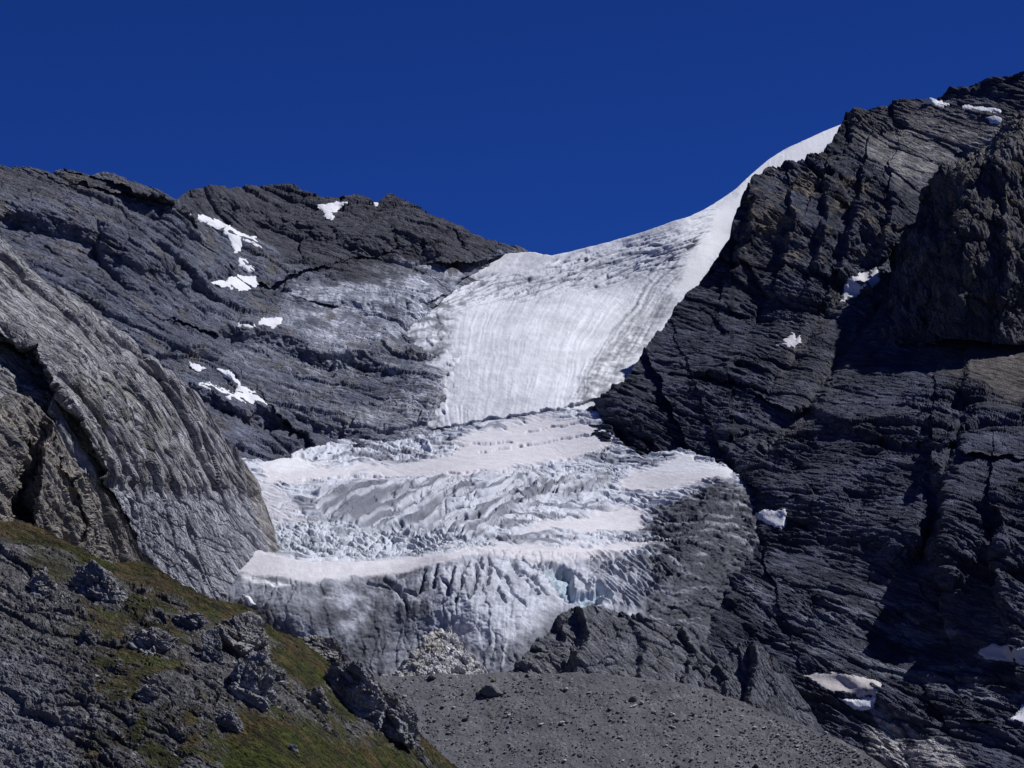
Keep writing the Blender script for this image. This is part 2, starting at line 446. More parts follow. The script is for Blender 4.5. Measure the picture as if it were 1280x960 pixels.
# ---------------------------------------------------------------- mountain on the right
TOP = [(690, 548), (715, 530), (740, 510), (760, 495), (780, 475), (800, 450), (820, 420), (850, 380), (880, 345), (900, 318), (912, 300), (918, 270), (928, 245), (943, 222),
       (960, 207), (990, 201), (1020, 195), (1038, 180), (1052, 157), (1060, 142), (1075, 134), (1095, 132), (1110, 128), (1130, 126), (1160, 124), (1178, 116), (1185, 108), (1200, 105),
       (1230, 100), (1260, 94), (1280, 88), (1330, 80), (1390, 70)]
BOT = [(690, 590), (740, 640), (800, 760), (850, 850), (900, 910), (1000, 960), (1100, 1015), (1390, 1015)]
U, V, D = sheet(690, 1390, TOP, BOT, [(700, 545, 2300), (740, 510, 2272), (800, 450, 2330), (912, 300, 2440), (940, 222, 2490), (1055, 155, 2570), (1160, 124, 2570), (1300, 85, 2520), (1390, 75, 2500), (765, 560, 2190), (850, 575, 2138), (905, 640, 2022),
    (860, 760, 1815), (900, 880, 1700), (1000, 930, 1640), (1100, 960, 1580), (1200, 960, 1540), (1300, 980, 1495), (1390, 980, 1475), (1300, 700, 1700), (1390, 700, 1665), (1300, 560, 1870), (1390, 560, 1840), (1150, 610, 1880), (1000, 600, 2000), (1050, 450, 2190),
    (1300, 420, 2150), (1390, 420, 2130), (1150, 300, 2370), (1000, 300, 2400), (1150, 780, 1735), (960, 780, 1775), (1050, 860, 1672)], jag=1.6, seed=4)
Uf, Vf = wob2(U, V)
Dr = D.copy()
# cliff wall in shade above the lower benches, and the walls above it
D = scarp(D, Uf, Vf, [(880, 600), (905, 655), (960, 690), (1010, 700), (1060, 722), (1110, 735), (1170, 740), (1230, 735), (1320, 750)], 28, 75, 110)
D = scarp(D, Uf, Vf, [(905, 570), (925, 620), (950, 690)], 12, 14, 90)
D = scarp(D, Uf, Vf, [(1165, 590), (1163, 640), (1175, 720)], 40, 14, 50)
D = scarp(D, Uf, Vf, [(1238, 640), (1236, 700), (1250, 760)], 26, 12, 40)
D = D + 30 * band(Uf, Vf, [(1150, 700), (1166, 660), (1172, 610), (1190, 560), (1205, 500)], 9)
D = scarp(D, Uf, Vf, [(1205, 455), (1190, 520), (1170, 560)], 14, 10, 60)
D = D + 26 * band(Uf, Vf, [(1125, 335), (1085, 400), (1060, 440), (1010, 510), (960, 560)], 18)
D = D + 16 * band(Uf, Vf, [(1060, 360), (1010, 420), (960, 500)], 16)
D = scarp(D, Uf, Vf, [(1000, 520), (1060, 545), (1120, 560), (1190, 565)], 20, 16, 70)
D = scarp(D, Uf, Vf, [(740, 520), (765, 560), (800, 582), (850, 588), (900, 600)], 12, 30, 60)
D = scarp(D, Uf, Vf, [(905, 330), (960, 310), (1000, 330), (1080, 330), (1120, 345)], 22, 50, 60)
for x0, y0, x1, y1, a in ((935, 250, 915, 330, 16), (985, 235, 975, 330, 14), (1030, 235, 1015, 330, 14), (1075, 220, 1045, 330, 18), (1110, 240, 1090, 330, 14)):
    D = scarp(D, Uf, Vf, [(x0, y0), ((x0 + x1) / 2 + 3, (y0 + y1) / 2), (x1, y1)], a, 8, 26)
D = scarp(D, Uf, Vf, [(1060, 150), (1055, 180), (1040, 205)], 12, 10, 40)
D = scarp(D, Uf, Vf, [(1270, 215), (1240, 200), (1210, 190)], -6, 10, 40)
D = scarp(D, Uf, Vf, [(860, 700), (900, 760), (930, 790), (1010, 840), (1100, 880), (1200, 900)], 6, 20, 60)
D = scarp(D, Uf, Vf, [(900, 720), (980, 735), (1060, 780), (1150, 800), (1320, 830)], 6, 16, 50)
D = scarp(D, Uf, Vf, [(1080, 870), (1120, 900), (1180, 930), (1230, 965)], 4, 12, 60)
P = unproj(U, V, D); Nn = normals(P, 5)
fr = trace_frame(P, Nn, 17)
q = P @ fr.T
scr = poly(*wob(P, U, V, 14, 40), [(1100, 405), (1180, 408), (1300, 418), (1300, 500), (1250, 500), (1200, 480), (1160, 450)], 14)
snd = poly(*wob(P, U, V, 12, 40), [(1070, 180), (1150, 150), (1265, 150), (1240, 182), (1185, 205), (1160, 240), (1120, 235)], 12)
pt = smooth(fbm(P, 60, 3, .5, 6), -.3, .35)
h = 4 * fbm(P, 95, 2, .5, 71) + rock(P, fr, (75, 32, 14, 6), (6.5, 2.4, 1.3, .6), (3.0, 1.3, .6), 60, .5, .2)
h = h + 1.7 * terrace(q[..., 2] / 20 + 1.2 * fbm(P, 90, 4, .5, 18)) * (.2 + 1.1 * pt) + 1.5 * terrace(q[..., 2] / 6 + 1.2 * fbm(P, 50, 4, .5, 19)) * (1.2 - .7 * pt)
h = h + 1.3 * ridged(np.stack([q[..., 0] / 38, q[..., 1] / 16, q[..., 2] / 6.5], -1), 1.0, 4, .55, 23) + .3 * fbm(P, 5, 3, .6, 14)
rgh = .45 + .8 * smooth(fbm(P, 120, 3, .5, 92), -.25, .35)
h = h * rgh * (1 - .75 * scr) * (1 - .5 * snd) * smooth(U - crv(V[:, 0], [(100, 600), (1000, 600)])[:, None], 0, 60)
P = P + Nn * h[..., None]
Uw, Vw = wob(P, U, V, 10, 35)
C = base(U.shape, (.060, .065, .092))
C = C * np.clip(1 + .45 * fbm(P, 80, 5, .6, 35) + .35 * fbm(np.stack([q[..., 0] / 4, q[..., 1] / 2, q[..., 2]], -1), 16, 4, .6, 36), .35, 2)[..., None]
gul = band(Uw, Vw, [(1130, 330), (1085, 395), (1055, 440), (1010, 510), (955, 565)], 12) + band(Uw, Vw, [(1060, 360), (1010, 420), (975, 480)], 9)
C = lerp(C, (.125, .122, .125), np.clip(gul, 0, 1) * .7)
C = lerp(C, (.18, .15, .11), np.clip(fbm(P, 26, 4, .6, 37) * 1.2 + .05, 0, .8) * poly(Uw, Vw, [(915, 215), (1060, 200), (1120, 260), (1120, 380), (1060, 330), (920, 320)], 20))
C = lerp(C, (.115, .102, .092), scr * .85)
C = lerp(C, (.27, .26, .262), snd * (.6 + .5 * smooth(fbm(P, 20, 4, .6, 38), -.1, .3)))
C = lerp(C, (.14, .13, .125), poly(Uw, Vw, [(1055, 140), (1150, 130), (1280, 130), (1280, 160), (1150, 190), (1060, 180)], 14) * .5)
C = lerp(C, (.48, .46, .45), poly(Uw, Vw, [(1090, 890), (1150, 905), (1200, 940), (1230, 1015), (1130, 1015), (1080, 930)], 10) * .9 * smooth(.25 + perlin(np.stack([(U * .7 - V * .7) / 7, (U + V) / 80, U * 0], -1), 8), -.2, .3))
C = lerp(C, (.145, .155, .19), poly(Uw, Vw, [(900, 720), (1000, 730), (1150, 760), (1300, 780), (1300, 900), (1150, 880), (1000, 820)], 20) * smooth(fbm(np.stack([q[..., 0] / 3.5, q[..., 1] / 3, q[..., 2]], -1), 14, 4, .6, 39), -.05, .35))
deb = poly(Uw, Vw, [(690, 540), (760, 600), (905, 610), (900, 680), (870, 760), (780, 760)], 14)
C = lerp(C, (.095, .096, .11), deb * .7)
M['rock_right'] = rock_mat('black_slate', fr, ((20, 8, 4.0), (7, 4, 1.7)), (1.7, .8))
finish('mountain_right', P, C, 'rock_right', False, 'steep dark layered rock mountain right of the glacier', 'mountain', back=(170, 14, .8, 5.0, 2), aw=(.5, 1))

# ---------------------------------------------------------------- bluff on the right edge
TOP = [(1095, 418), (1102, 385), (1112, 345), (1124, 312), (1135, 282), (1148, 255), (1160, 226), (1178, 206), (1210, 196), (1230, 186), (1250, 168), (1262, 152), (1280, 140), (1390, 118)]
BOT = [(1095, 440), (1180, 425), (1280, 432), (1390, 440)]
U, V, D = sheet(1095, 1390, TOP, BOT, [(1098, 420, 2170), (1112, 345, 2235), (1150, 250, 2290), (1180, 206, 2235), (1230, 186, 2215), (1280, 140, 2220), (1390, 118, 2235), (1280, 250, 2155), (1390, 300, 2120), (1280, 410, 2095), (1180, 415, 2105), (1390, 430, 2085), (1180, 300, 2150)], jag=2, seed=6)
Uf, Vf = wob2(U, V)
D = scarp(D, Uf, Vf, [(1180, 225), (1196, 300), (1188, 420)], 14, 10, 60)
D = scarp(D, Uf, Vf, [(1245, 225), (1250, 330), (1240, 420)], 18, 12, 60)
D = D + 22 * band(Uf, Vf, [(1170, 250), (1176, 330), (1150, 420)], 14)
D = D + 75 * np.exp(-(V - crv(U[0], TOP)[None]) / 9) * smooth(U, 1165, 1190)
P = unproj(U, V, D + 30); Nn = normals(P, 4)
fr = trace_frame(P, Nn, 8)
h = rock(P, fr, (42, 18, 8), (5, 2.6, 1.0), (1.0, 1.0, 2.4), 90, .5, .2)
q = P @ fr.T
h = h + 2.0 * ridged(np.stack([q[..., 0] / 9, q[..., 1] / 9, q[..., 2] / 40], -1), 1.0, 4, .55, 43) + 2 * terrace(q[..., 2] / 20 + .5 * fbm(P, 40, 3, .5, 2))
P = P + Nn * h[..., None]
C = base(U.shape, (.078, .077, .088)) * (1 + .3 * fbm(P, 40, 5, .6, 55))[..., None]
C = lerp(C, (.16, .155, .15), poly(*wob(P, U, V, 4, 20), [(1175, 200), (1230, 182), (1270, 150), (1390, 110), (1390, 140), (1280, 205), (1200, 215)], 5) * .7)  # top shelf painted lighter, sunlit tone put into the rock colour
C = lerp(C, (.13, .11, .08), np.clip(fbm(P * np.array([1, 1, .35]), 22, 4, .6, 57) * 1.3 - .15, 0, .7))
M['rock_cliff'] = rock_mat('cliff_rock', fr[[2, 1, 0]], ((16, 6, 5), (6, 3, 2.2)), (1.6, .8))
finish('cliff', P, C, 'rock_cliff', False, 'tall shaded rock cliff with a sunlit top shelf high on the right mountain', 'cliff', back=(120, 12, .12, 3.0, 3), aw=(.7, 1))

# ---------------------------------------------------------------- glacier
glacier = bpy.data.objects.new('glacier', None); sc.collection.objects.link(glacier)
tag(glacier, 'grey white glacier falling from the snow saddle to a crevassed tongue', 'glacier')
glacier.location = (0, 2000, 0)

def gpart(name, P, C, mat='ice', key=None, back=None, aw=(0, 1)):
    zput(P, key or name)
    if back: P, C = backside(P, C, *back, away=aw)
    P = P - np.array([0, 2000.0, 0])
    return link(name, grid_mesh(name, P, C, True), M[mat], glacier)

def an(U, V, ang, la, lc, seed=0, ox=0.0):
    a = math.radians(ang); c, s = math.cos(a), math.sin(a)
    return np.stack([(U * c - V * s) / la + ox, (U * s + V * c) / lc, U * 0 + seed * 3.7], -1)

# upper ice slope
TOP = [(480, 352), (520, 344), (560, 338), (600, 331), (625, 318), (640, 317), (662, 315), (690, 320), (720, 313), (760, 303), (800, 291), (840, 277), (860, 271), (880, 262), (900, 250), (920, 236),
       (940, 217), (960, 200), (980, 187), (1000, 178), (1030, 164), (1055, 154), (1090, 148)]
BOT = [(480, 420), (490, 545), (535, 560), (620, 560), (740, 540), (780, 520), (850, 440), (920, 360), (960, 280), (1090, 230)]
U, V, D = sheet(480, 1085, TOP, BOT, [(480, 355, 2700), (520, 345, 2700), (540, 530, 2322), (545, 400, 2570), (620, 525, 2306), (740, 510, 2310), (690, 320, 2740), (600, 332, 2760), (640, 420, 2500), (850, 278, 2710), (800, 400, 2570), (900, 300, 2700),
    (940, 217, 2805), (1050, 155, 2880), (980, 187, 2840), (780, 480, 2385), (535, 460, 2445)], step=1.1, seed=8)
Uf, Vf = wob2(U, V)
D = D - 10 * band(Uf, Vf, [(600, 345), (680, 340), (760, 325), (860, 300)], 16)
D = scarp(D, Uf, Vf, [(565, 533), (600, 527), (640, 522), (700, 512), (745, 505)], 11, 4, 60)
P = unproj(U, V, D); Nn = normals(P, 5)
tt = (V - crv(U[0], TOP)[None]) / 200
xb = U - 190 * np.clip(1 - (V - 250) / 280, 0, 1) ** 1.8 * np.clip((U - 500) / 300, .2, 1)
xb = xb + 8 * fbm(np.stack([U, V, U * 0], -1), 80, 4, .55, 90)
fl = np.stack([xb / 6.5, V / 190, U * 0], -1); fl2 = np.stack([xb / 2.4, V / 90, U * 0 + 5], -1)
flute = ridged(fl, 1.0, 2, .5, 3) + .55 * perlin(fl2, 4)
Ul, Vl = wob(P, U, V, 10, 60)
crev = poly(Ul, Vl, [(560, 350), (650, 335), (760, 318), (870, 290), (890, 300), (850, 330), (790, 345), (680, 372), (600, 385), (545, 395), (520, 375)], 10)
up = poly(Ul, Vl, [(700, 330), (880, 265), (905, 262), (890, 300), (840, 330), (760, 345)], 10)
left = poly(Ul, Vl, [(525, 380), (562, 378), (572, 440), (560, 540), (530, 545)], 10)
strk = poly(Ul, Vl, [(845, 300), (800, 345), (775, 400), (740, 440), (705, 500), (760, 500), (800, 440), (840, 380), (850, 340)], 7)
clean = poly(Ul, Vl, [(960, 195), (1055, 150), (1040, 185), (960, 215), (935, 250), (925, 270), (905, 305), (860, 365), (838, 370), (862, 320), (890, 280), (930, 225)], 6)
c1 = np.abs(perlin(an(U, V, 17, 45, 5.0, 1), 3)); c2 = np.abs(perlin(an(U, V, 24, 26, 3.4, 2), 5))
cr = np.exp(-(c1 / .10) ** 2) * 3.2 + np.exp(-(c2 / .10) ** 2) * 1.8
h = .34 * (.3 + smooth(fbm(P, 60, 3, .5, 77), -.3, .4)) * flute * (1 - .7 * clean) * (1 - .5 * up) - cr * crev * .8 * (smooth(fbm(P, 40, 3, .5, 7), -.1, .25)) * (1 - .8 * clean) - cr * .4 * up * (1 - clean)
h = h + left * 1.2 * cells(np.stack([U / 9, V / 7, U * 0], -1), 4)[0] + (.45 * fbm(P, 12, 4, .5, 9) + .22 * fbm(P, 3, 3, .6, 10)) * (1 - .8 * clean)
h = h + 1.0 * strk * (perlin(an(U, V, 60, 40, 5, 3), 6) + .5 * fbm(P, 5, 3, .6, 6))
P = P + Nn * h[..., None]
C = base(U.shape, (.72, .73, .76))
C = C * (1 + (.20 * perlin(np.stack([xb / 1.7, V / 38, U * 0 + 8], -1), 19) + .16 * fbm(P, 45, 5, .6, 20)) * (1 - clean)[..., None][..., 0])[..., None]
C = lerp(C, (.48, .495, .54), np.clip(.25 + .6 * perlin(fl, 14) + .5 * perlin(fl2, 15), 0, 1) * .6 * (1 - clean))
C = lerp(C, (.22, .23, .27), np.clip(crev * np.clip(cr - .5, 0, 1) * .8, 0, 1))
C = lerp(C, (.16, .165, .19), strk * np.clip(.22 + .9 * perlin(np.stack([xb / 5 + .5 * fbm(P, 40, 4), V / 110, U * 0 + 2], -1), 2) + .5 * perlin(np.stack([xb / 2, V / 40, U * 0 + 4], -1), 6) + .3 * fbm(P, 10, 5, .65, 2), 0, .75))
C = lerp(C, (.15, .155, .175), np.clip(poly(Ul, Vl, [(705, 515), (720, 480), (760, 440), (830, 380), (845, 385), (790, 460), (765, 505)], 8) * (.35 + .8 * fbm(P, 14, 4, .6, 8)), 0, .8))
C = lerp(C, (.15, .155, .18), np.clip(poly(*wob(P, U, V, 16, 40, 23), [(470, 345), (545, 375), (560, 400), (556, 450), (548, 545), (520, 560), (470, 560)], 14) * (.55 + 1.1 * fbm(P, 20, 5, .62, 18)), 0, .9))
C = lerp(C, (.82, .82, .83), clean * .9)
C = lerp(C, (.68, .68, .70), poly(Ul, Vl, [(600, 332), (640, 316), (690, 318), (650, 330), (560, 350), (540, 352)], 5) * .8)
gpart('ice_slope', P, C, 'firn', back=(150, 12, .35, 0, 0), aw=(-.1, 1))

# glacier basin and tongue
TOP = [(260, 585), (306, 573), (330, 578), (355, 572), (385, 560), (430, 550), (480, 552), (540, 541), (580, 533), (620, 525), (680, 517), (720, 511), (745, 514), (765, 545), (800, 570), (850, 560), (905, 580), (930, 600), (960, 640)]
BOT = [(260, 930), (480, 880), (560, 868), (640, 860), (760, 850), (900, 830), (960, 800)]
CREST = [(960, 700), (860, 702), (800, 694), (700, 688), (640, 686), (560, 690), (500, 697), (440, 700), (390, 700), (350, 694), (325, 687), (305, 683), (270, 675)]
U, V, D = sheet(260, 955, TOP, BOT, [(305, 575, 2165), (430, 550, 2270), (560, 537, 2262), (620, 525, 2280), (740, 515, 2258), (800, 572, 2130), (850, 565, 2110), (905, 590, 2035), (950, 650, 1960), (320, 640, 2000), (500, 640, 2010), (700, 600, 2100), (800, 660, 1940),
    (345, 684, 1860), (450, 690, 1850), (560, 684, 1850), (700, 682, 1860), (860, 700, 1840), (305, 735, 1760), (400, 740, 1760), (560, 740, 1768), (700, 740, 1778), (800, 745, 1780), (400, 840, 1700), (480, 840, 1695), (600, 845, 1690), (660, 810, 1705), (560, 790, 1725), (470, 780, 1735),
    (800, 790, 1735), (900, 770, 1800), (300, 840, 1690)], step=1.05, vstep=.8, seed=9)
Uf, Vf = wob2(U, V)
cl, csgn = seg_dist(U, V, CREST)
crest_w = crv(U[0], [(260, 1), (560, 1), (640, .5), (700, .15), (960, 0)])[None]
D = D - np.where(csgn > 0, smooth(cl, 0, 3) * np.exp(-cl / 70), 0) * 44 * crest_w
D = D - 26 * band(Uf, Vf, [(600, 745), (635, 775), (620, 830)], 62, 2) - 14 * band(Uf, Vf, [(380, 760), (420, 800)], 60, 2) + 10 * band(U, V, [(470, 790), (440, 830)], 40, 2)
P0 = unproj(U, V, D)
Ul, Vl = wob(P0, U, V, 9, 40)
low = np.where(csgn > 0, smooth(cl, 0, 4), 0)
up = 1 - low
# clean old-snow bands (no crevasses there)
B1 = poly(Ul, Vl, [(545, 572), (600, 540), (680, 518), (740, 525), (765, 555), (700, 580), (620, 592), (540, 596), (440, 594), (390, 602), (340, 600), (330, 580), (355, 572), (400, 582), (470, 582)], 5)
B2 = poly(Ul, Vl, [(650, 662), (700, 648), (750, 640), (800, 638), (805, 660), (730, 664)], 4)
B3 = poly(Ul, Vl, [(560, 684), (640, 676), (720, 680), (800, 676), (830, 680), (760, 700), (700, 702), (620, 692)], 4)
B4 = low * poly(U, V + 3 * fbm(P0, 15, 3, .5, 3), [(290, 670), (330, 686), (440, 698), (560, 688), (600, 690), (560, 700), (500, 715), (450, 722), (390, 726), (340, 722), (300, 715)], 3)
B5 = poly(Ul, Vl, [(770, 606), (800, 590), (830, 574), (855, 566), (890, 582), (915, 585), (912, 600), (860, 606), (800, 614)], 4)
B6 = poly(Ul, Vl, [(318, 600), (345, 600), (365, 630), (385, 650), (350, 655), (325, 640)], 6)
snow = np.clip(B1 + B2 + B3 + B4 + B5 + .6 * B6, 0, 1)
# crevasse fields
ra = poly(Ul, Vl, [(395, 610), (480, 600), (600, 595), (700, 598), (760, 600), (700, 620), (640, 640), (600, 668), (520, 668), (400, 645)], 8)
rb = poly(Ul, Vl, [(330, 655), (400, 652), (480, 660), (560, 668), (640, 676), (560, 686), (440, 698), (340, 690)], 6)
rc = poly(Ul, Vl, [(640, 605), (780, 590), (860, 612), (850, 660), (800, 640), (700, 640), (640, 660)], 8)
rd = poly(Ul, Vl, [(320, 572), (400, 555), (540, 545), (600, 560), (540, 572), (400, 580)], 6)
Ua, Va = wob2(U, V, 9, 80, 13)
bend = Va + 22 * np.sin((Ua - 420) / 170.0)
ca = perlin(an(Ua, Va, 24, 105, 11, 4), 31); ca2 = perlin(an(Ua, Va, 28, 34, 4.0, 5), 32)
sl = perlin(an(Ua, Va, 25, 75, 5.5, 21), 53)
hA = 1.6 * cells(an(Ua, Va, 25, 18, 3.5, 41), 78)[0] + 5.0 * (1 - 2.4 * np.abs(ca)) - 5.5 * np.exp(-(sl / .11) ** 2) * smooth(perlin(an(Ua, Va, 20, 70, 40, 22), 54), -.3, .1) + 1.5 * (1 - 2 * np.abs(ca2)) + .5 * cells(an(Ua, Va, 26, 9, 3, 6), 7)[0]
cb, gb = cells(an(Ua, Va, -12, 26, 6, 7), 33); cb2, gb2 = cells(an(Ua, Va, -18, 11, 2.8, 8), 34)
hB = 1.1 * cb + .6 * cb2 - 1.6 * np.exp(-gb / .05) - .8 * np.exp(-gb2 / .06) - 3.4 * np.exp(-(perlin(an(Ua, Va, -13, 46, 3.6, 43), 80) / .10) ** 2) - 2.4 * np.exp(-(perlin(an(Ua, Va, 20, 30, 4.2, 44), 81) / .08) ** 2) + 1.6 * (1 - 2.2 * np.abs(perlin(an(Ua, Va, -10, 40, 4, 17), 52)))
cc = perlin(an(Ua, Va, -6, 44, 4.6, 9), 35); cc2, gc = cells(an(Ua, Va, 6, 12, 4, 10), 36)
hC = 2.6 * (1 - 2.2 * np.abs(cc)) + .9 * cc2
hD = 3.0 * cells(an(Ua, Va, -4, 16, 5, 11), 37)[0] + 1.5 * cells(an(Ua, Va, 8, 6, 2.6, 11), 47)[0]
lines = perlin(an(Ua, Va, -7, 90, 3.4, 12), 38)
hG = -2.4 * np.exp(-(perlin(an(Ua, Va, -7, 60, 6, 23), 55) / .06) ** 2) + 1.6 * (1 - 2.5 * np.abs(lines)) + 1.0 * (1 - 2 * np.abs(perlin(an(Ua, Va, -4, 36, 2.2, 13), 39)))
wsum = np.clip(1 - ra - rb - rc - rd, 0, 1)
fs = perlin(an(Ua, Va, -9, 26, 2.4, 31), 62); fs2 = perlin(an(Ua, Va, 24, 34, 2.6, 32), 63)
fine = -np.where(ra > .5, 4.2, 2.6) * np.exp(-(np.where(ra > .5, fs2, fs) / .08) ** 2) * smooth(fbm(P0 * np.array([1, .3, 1]), 40, 3, .5, 64), -.3, .2)
cp = 0
Up, Vp = wob2(U, V, 3, 22, 70)
for pl in ([(600, 566), (660, 556), (745, 541)], [(545, 562), (590, 557), (640, 553)], [(560, 590), (640, 588), (700, 578), (762, 560)], [(380, 600), (430, 596), (520, 598)], [(660, 540), (700, 532), (738, 528)], [(650, 668), (720, 666), (800, 670)], [(640, 674), (720, 672), (830, 676)], [(700, 630), (760, 626), (850, 632)], [(690, 618), (770, 612), (860, 622)], [(430, 704), (480, 712), (520, 722)], [(760, 590), (800, 582), (830, 572)]):
    cp = np.maximum(cp, np.exp(-(seg_dist(Up, Vp, pl)[0] / 1.0) ** 2))
hz = -3.2 * cp * up + up * fine * (1 - snow) + up * (ra * hA + rb * hB + rc * hC + rd * hD + wsum * hG) * (1 - .93 * snow)
# tongue: dirty ribs on the left, open crevasses in the middle, blue ice at the right lip
N0 = normals(P0, 4)
fan = (U - 610) / (1 + (V - 690) / 150.0 * -.18)
rib = ridged(np.stack([fan / 11, V / 60, U * 0], -1), 1.0, 3, .55, 41)
ton = low * (1 - B4)
tw = wob2(U, V, 6, 30, 76)
tc1, tg1 = cells(np.stack([(tw[0] + .25 * (tw[1] - 760) * np.sign(600 - U) * 0) / 15, tw[1] / 52, U * 0 + 2.2], -1), 77)
ht = ton * (.28 * rib + 1.2 * fbm(P0, 20, 6, .6, 42) + tc1 - 1.1 * np.exp(-tg1 / .035) * smooth(fbm(P0, 30, 3, .5, 75), -.2, .2))
CV = [[(566, 712), (557, 737)], [(579, 713), (577, 728), (569, 747)], [(594, 705), (597, 722), (586, 747)], [(611, 708), (610, 728)], [(612, 700), (627, 720)], [(632, 720), (642, 740), (657, 757)], [(640, 700), (650, 717)],
      [(657, 722), (672, 740)], [(652, 698), (680, 715), (695, 735), (710, 748)], [(672, 702), (690, 722), (712, 750), (725, 757)], [(548, 708), (541, 732)], [(742, 730), (750, 738), (762, 750)], [(752, 708), (780, 726), (810, 737)],
      [(738, 698), (760, 706), (790, 716)], [(775, 742), (784, 756)], [(555, 725), (560, 742)], [(622, 735), (632, 752)], [(700, 706), (722, 718), (735, 735)], [(530, 715), (524, 738)], [(765, 700), (800, 712), (835, 720)],
      [(460, 728), (520, 742)], [(480, 722), (500, 738), (508, 760)], [(640, 706), (668, 722), (684, 742)], [(600, 698), (604, 712)], [(585, 702), (578, 712)]]
gash = 0
Uc = U + 3.0 * fbm(P0, 9, 3, .6, 61); Vc = V + 3.0 * fbm(P0 + 9, 9, 3, .6, 62)
for k, pl in enumerate(CV):
    gash = np.maximum(gash, np.exp(-(seg_dist(Uc, Vc, pl)[0] / (1.7 if k % 3 else 2.5)) ** 2))
pit = poly(Uc, Vc, [(680, 704), (700, 706), (718, 716), (714, 732), (722, 742), (745, 738), (752, 750), (742, 758), (724, 758), (708, 746), (694, 725)], 2.5)
pit2 = poly(Uc, Vc, [(742, 728), (752, 732), (764, 745), (766, 754), (756, 750), (746, 740)], 2.0)
ht = ht - 5.0 * gash - 9 * pit - 9 * pit2 + 2.2 * np.exp(-(seg_dist(Uc, Vc, [(700, 720), (712, 742), (735, 742), (760, 752)])[0] / 3) ** 2)
Lr = poly(Ul, Vl, [(735, 690), (820, 690), (840, 720), (800, 765), (760, 756), (735, 735)], 6)
ht = ht + 2.6 * Lr * (1 - 2.2 * np.abs(perlin(an(U, V, -38, 40, 5, 14), 51)))
rag = poly(Ul, Vl, [(640, 845), (690, 780), (760, 760), (830, 740), (860, 690), (960, 690), (960, 870), (640, 870)], 10)
deb = poly(Ul, Vl, [(795, 668), (815, 640), (870, 608), (915, 600), (960, 620), (960, 850), (800, 850), (806, 760), (812, 735), (800, 700)], 12)
ht = ht + deb * (.9 * rock(P0, frame(10), (16, 6), (1.6, .8), (2.6, 1.2, .6), 71) + .8 * fbm(P0, 4, 4, .65, 79))
dirn = N0 * .0 + np.array([0, -.35, .94])
P = P0 + dirn * hz[..., None] + N0 * (ht + .25 * fbm(P0, 5, 3, .6, 2) * (1 - .85 * snow))[..., None]
# colour: clean or dirty ice, dusty old snow, blue ice in the pits
C = base(U.shape, (.58, .60, .655))
dirt = np.clip(.5 + .9 * fbm(P0 * np.array([1, .35, 1]), 22, 5, .65, 81), 0, 1)
C = lerp(C, (.36, .375, .425), low * (1 - B4) * .75)
C = lerp(C, (.15, .158, .19), dirt * low * (1 - B4) * .9)
# dirt bands drawn out along the flow
dA = perlin(an(Ua, Va, 24, 120, 5.5, 24), 56) + .5 * perlin(an(Ua, Va, 24, 30, 2.6, 25), 57)
dB = perlin(an(Ua, Va, -14, 40, 4.5, 26), 58) + .6 * perlin(an(Ua, Va, -10, 14, 2.2, 27), 59)
dG = perlin(an(Ua, Va, -6, 130, 4.5, 28), 60) + .6 * perlin(an(Ua, Va, -5, 40, 2.0, 29), 61)
dk = up * (1 - snow) * np.clip(ra * smooth(dA, -.05, .35) + rb * smooth(dB, 0, .4) * .9 + (1 - ra) * (1 - rb) * smooth(dG, .0, .4) * .9, 0, 1)
C = lerp(C, (.125, .132, .165), dk * .88)
C = lerp(C, (.13, .135, .16), .55 * up * ra * np.clip(.9 - 2.8 * np.abs(ca) * 0 + .6 * perlin(an(Ua, Va, 24, 50, 8, 15), 83) + .7 * fbm(P0, 20, 4, .6, 84), 0, 1) * crv(U[0], [(260, .85), (480, .75), (600, .35), (700, .3), (960, .3)])[None])
C = lerp(C, (.40, .47, .51), up * rb * .25)
tl = poly(Ul, Vl, [(290, 725), (400, 728), (500, 715), (545, 722), (540, 770), (510, 800), (480, 850), (290, 860)], 12)
C = lerp(C, (.060, .063, .080), tl * np.clip(.66 + 1.0 * fbm(P0, 22, 6, .68, 85) - .08 * rib, 0, .95))
C = lerp(C, (.24, .25, .28), poly(Ul, Vl, [(350, 730), (395, 735), (400, 760), (380, 790), (345, 760)], 10) * .6)
C = lerp(C, (.24, .25, .29), poly(Ul, Vl, [(470, 780), (530, 772), (520, 800), (490, 835), (460, 830)], 8) * .6 * low)
C = lerp(C, (.055, .056, .066), low * poly(Ul, Vl, [(290, 745), (340, 765), (400, 815), (470, 850), (290, 870)], 8) * .85)
C = lerp(C, (.06, .06, .07), low * poly(Ul, Vl, [(445, 790), (475, 745), (500, 735), (480, 800), (455, 840), (425, 820)], 8) * .6)
mid = low * poly(Ul, Vl, [(540, 700), (640, 690), (730, 700), (770, 755), (700, 765), (660, 800), (610, 820), (570, 780), (545, 750)], 10)
C = lerp(C, (.58, .595, .65), mid * .8 * np.clip(.8 + .6 * fbm(P0, 25, 5, .6, 89), 0, 1))
C = lerp(C, (.13, .138, .165), low * poly(Ul, Vl, [(560, 790), (600, 815), (650, 790), (720, 752), (690, 800), (640, 850), (580, 850)], 12) * .7)
C = lerp(C, (.17, .18, .21), low * np.clip(gash, 0, 1) * .5)
C = lerp(C, (.34, .46, .52), np.clip(pit + pit2, 0, 1) * .6)
C = lerp(C, (.048, .051, .066), deb * np.clip(.75 + .9 * (perlin(an(Ua, Va, -14, 60, 6, 33), 65) + .6 * perlin(an(Ua, Va, -10, 22, 3, 34), 66) + .4 * fbm(P0, 7, 4, .6, 86)) + .35 * smooth(U, 810, 850), 0, 1))
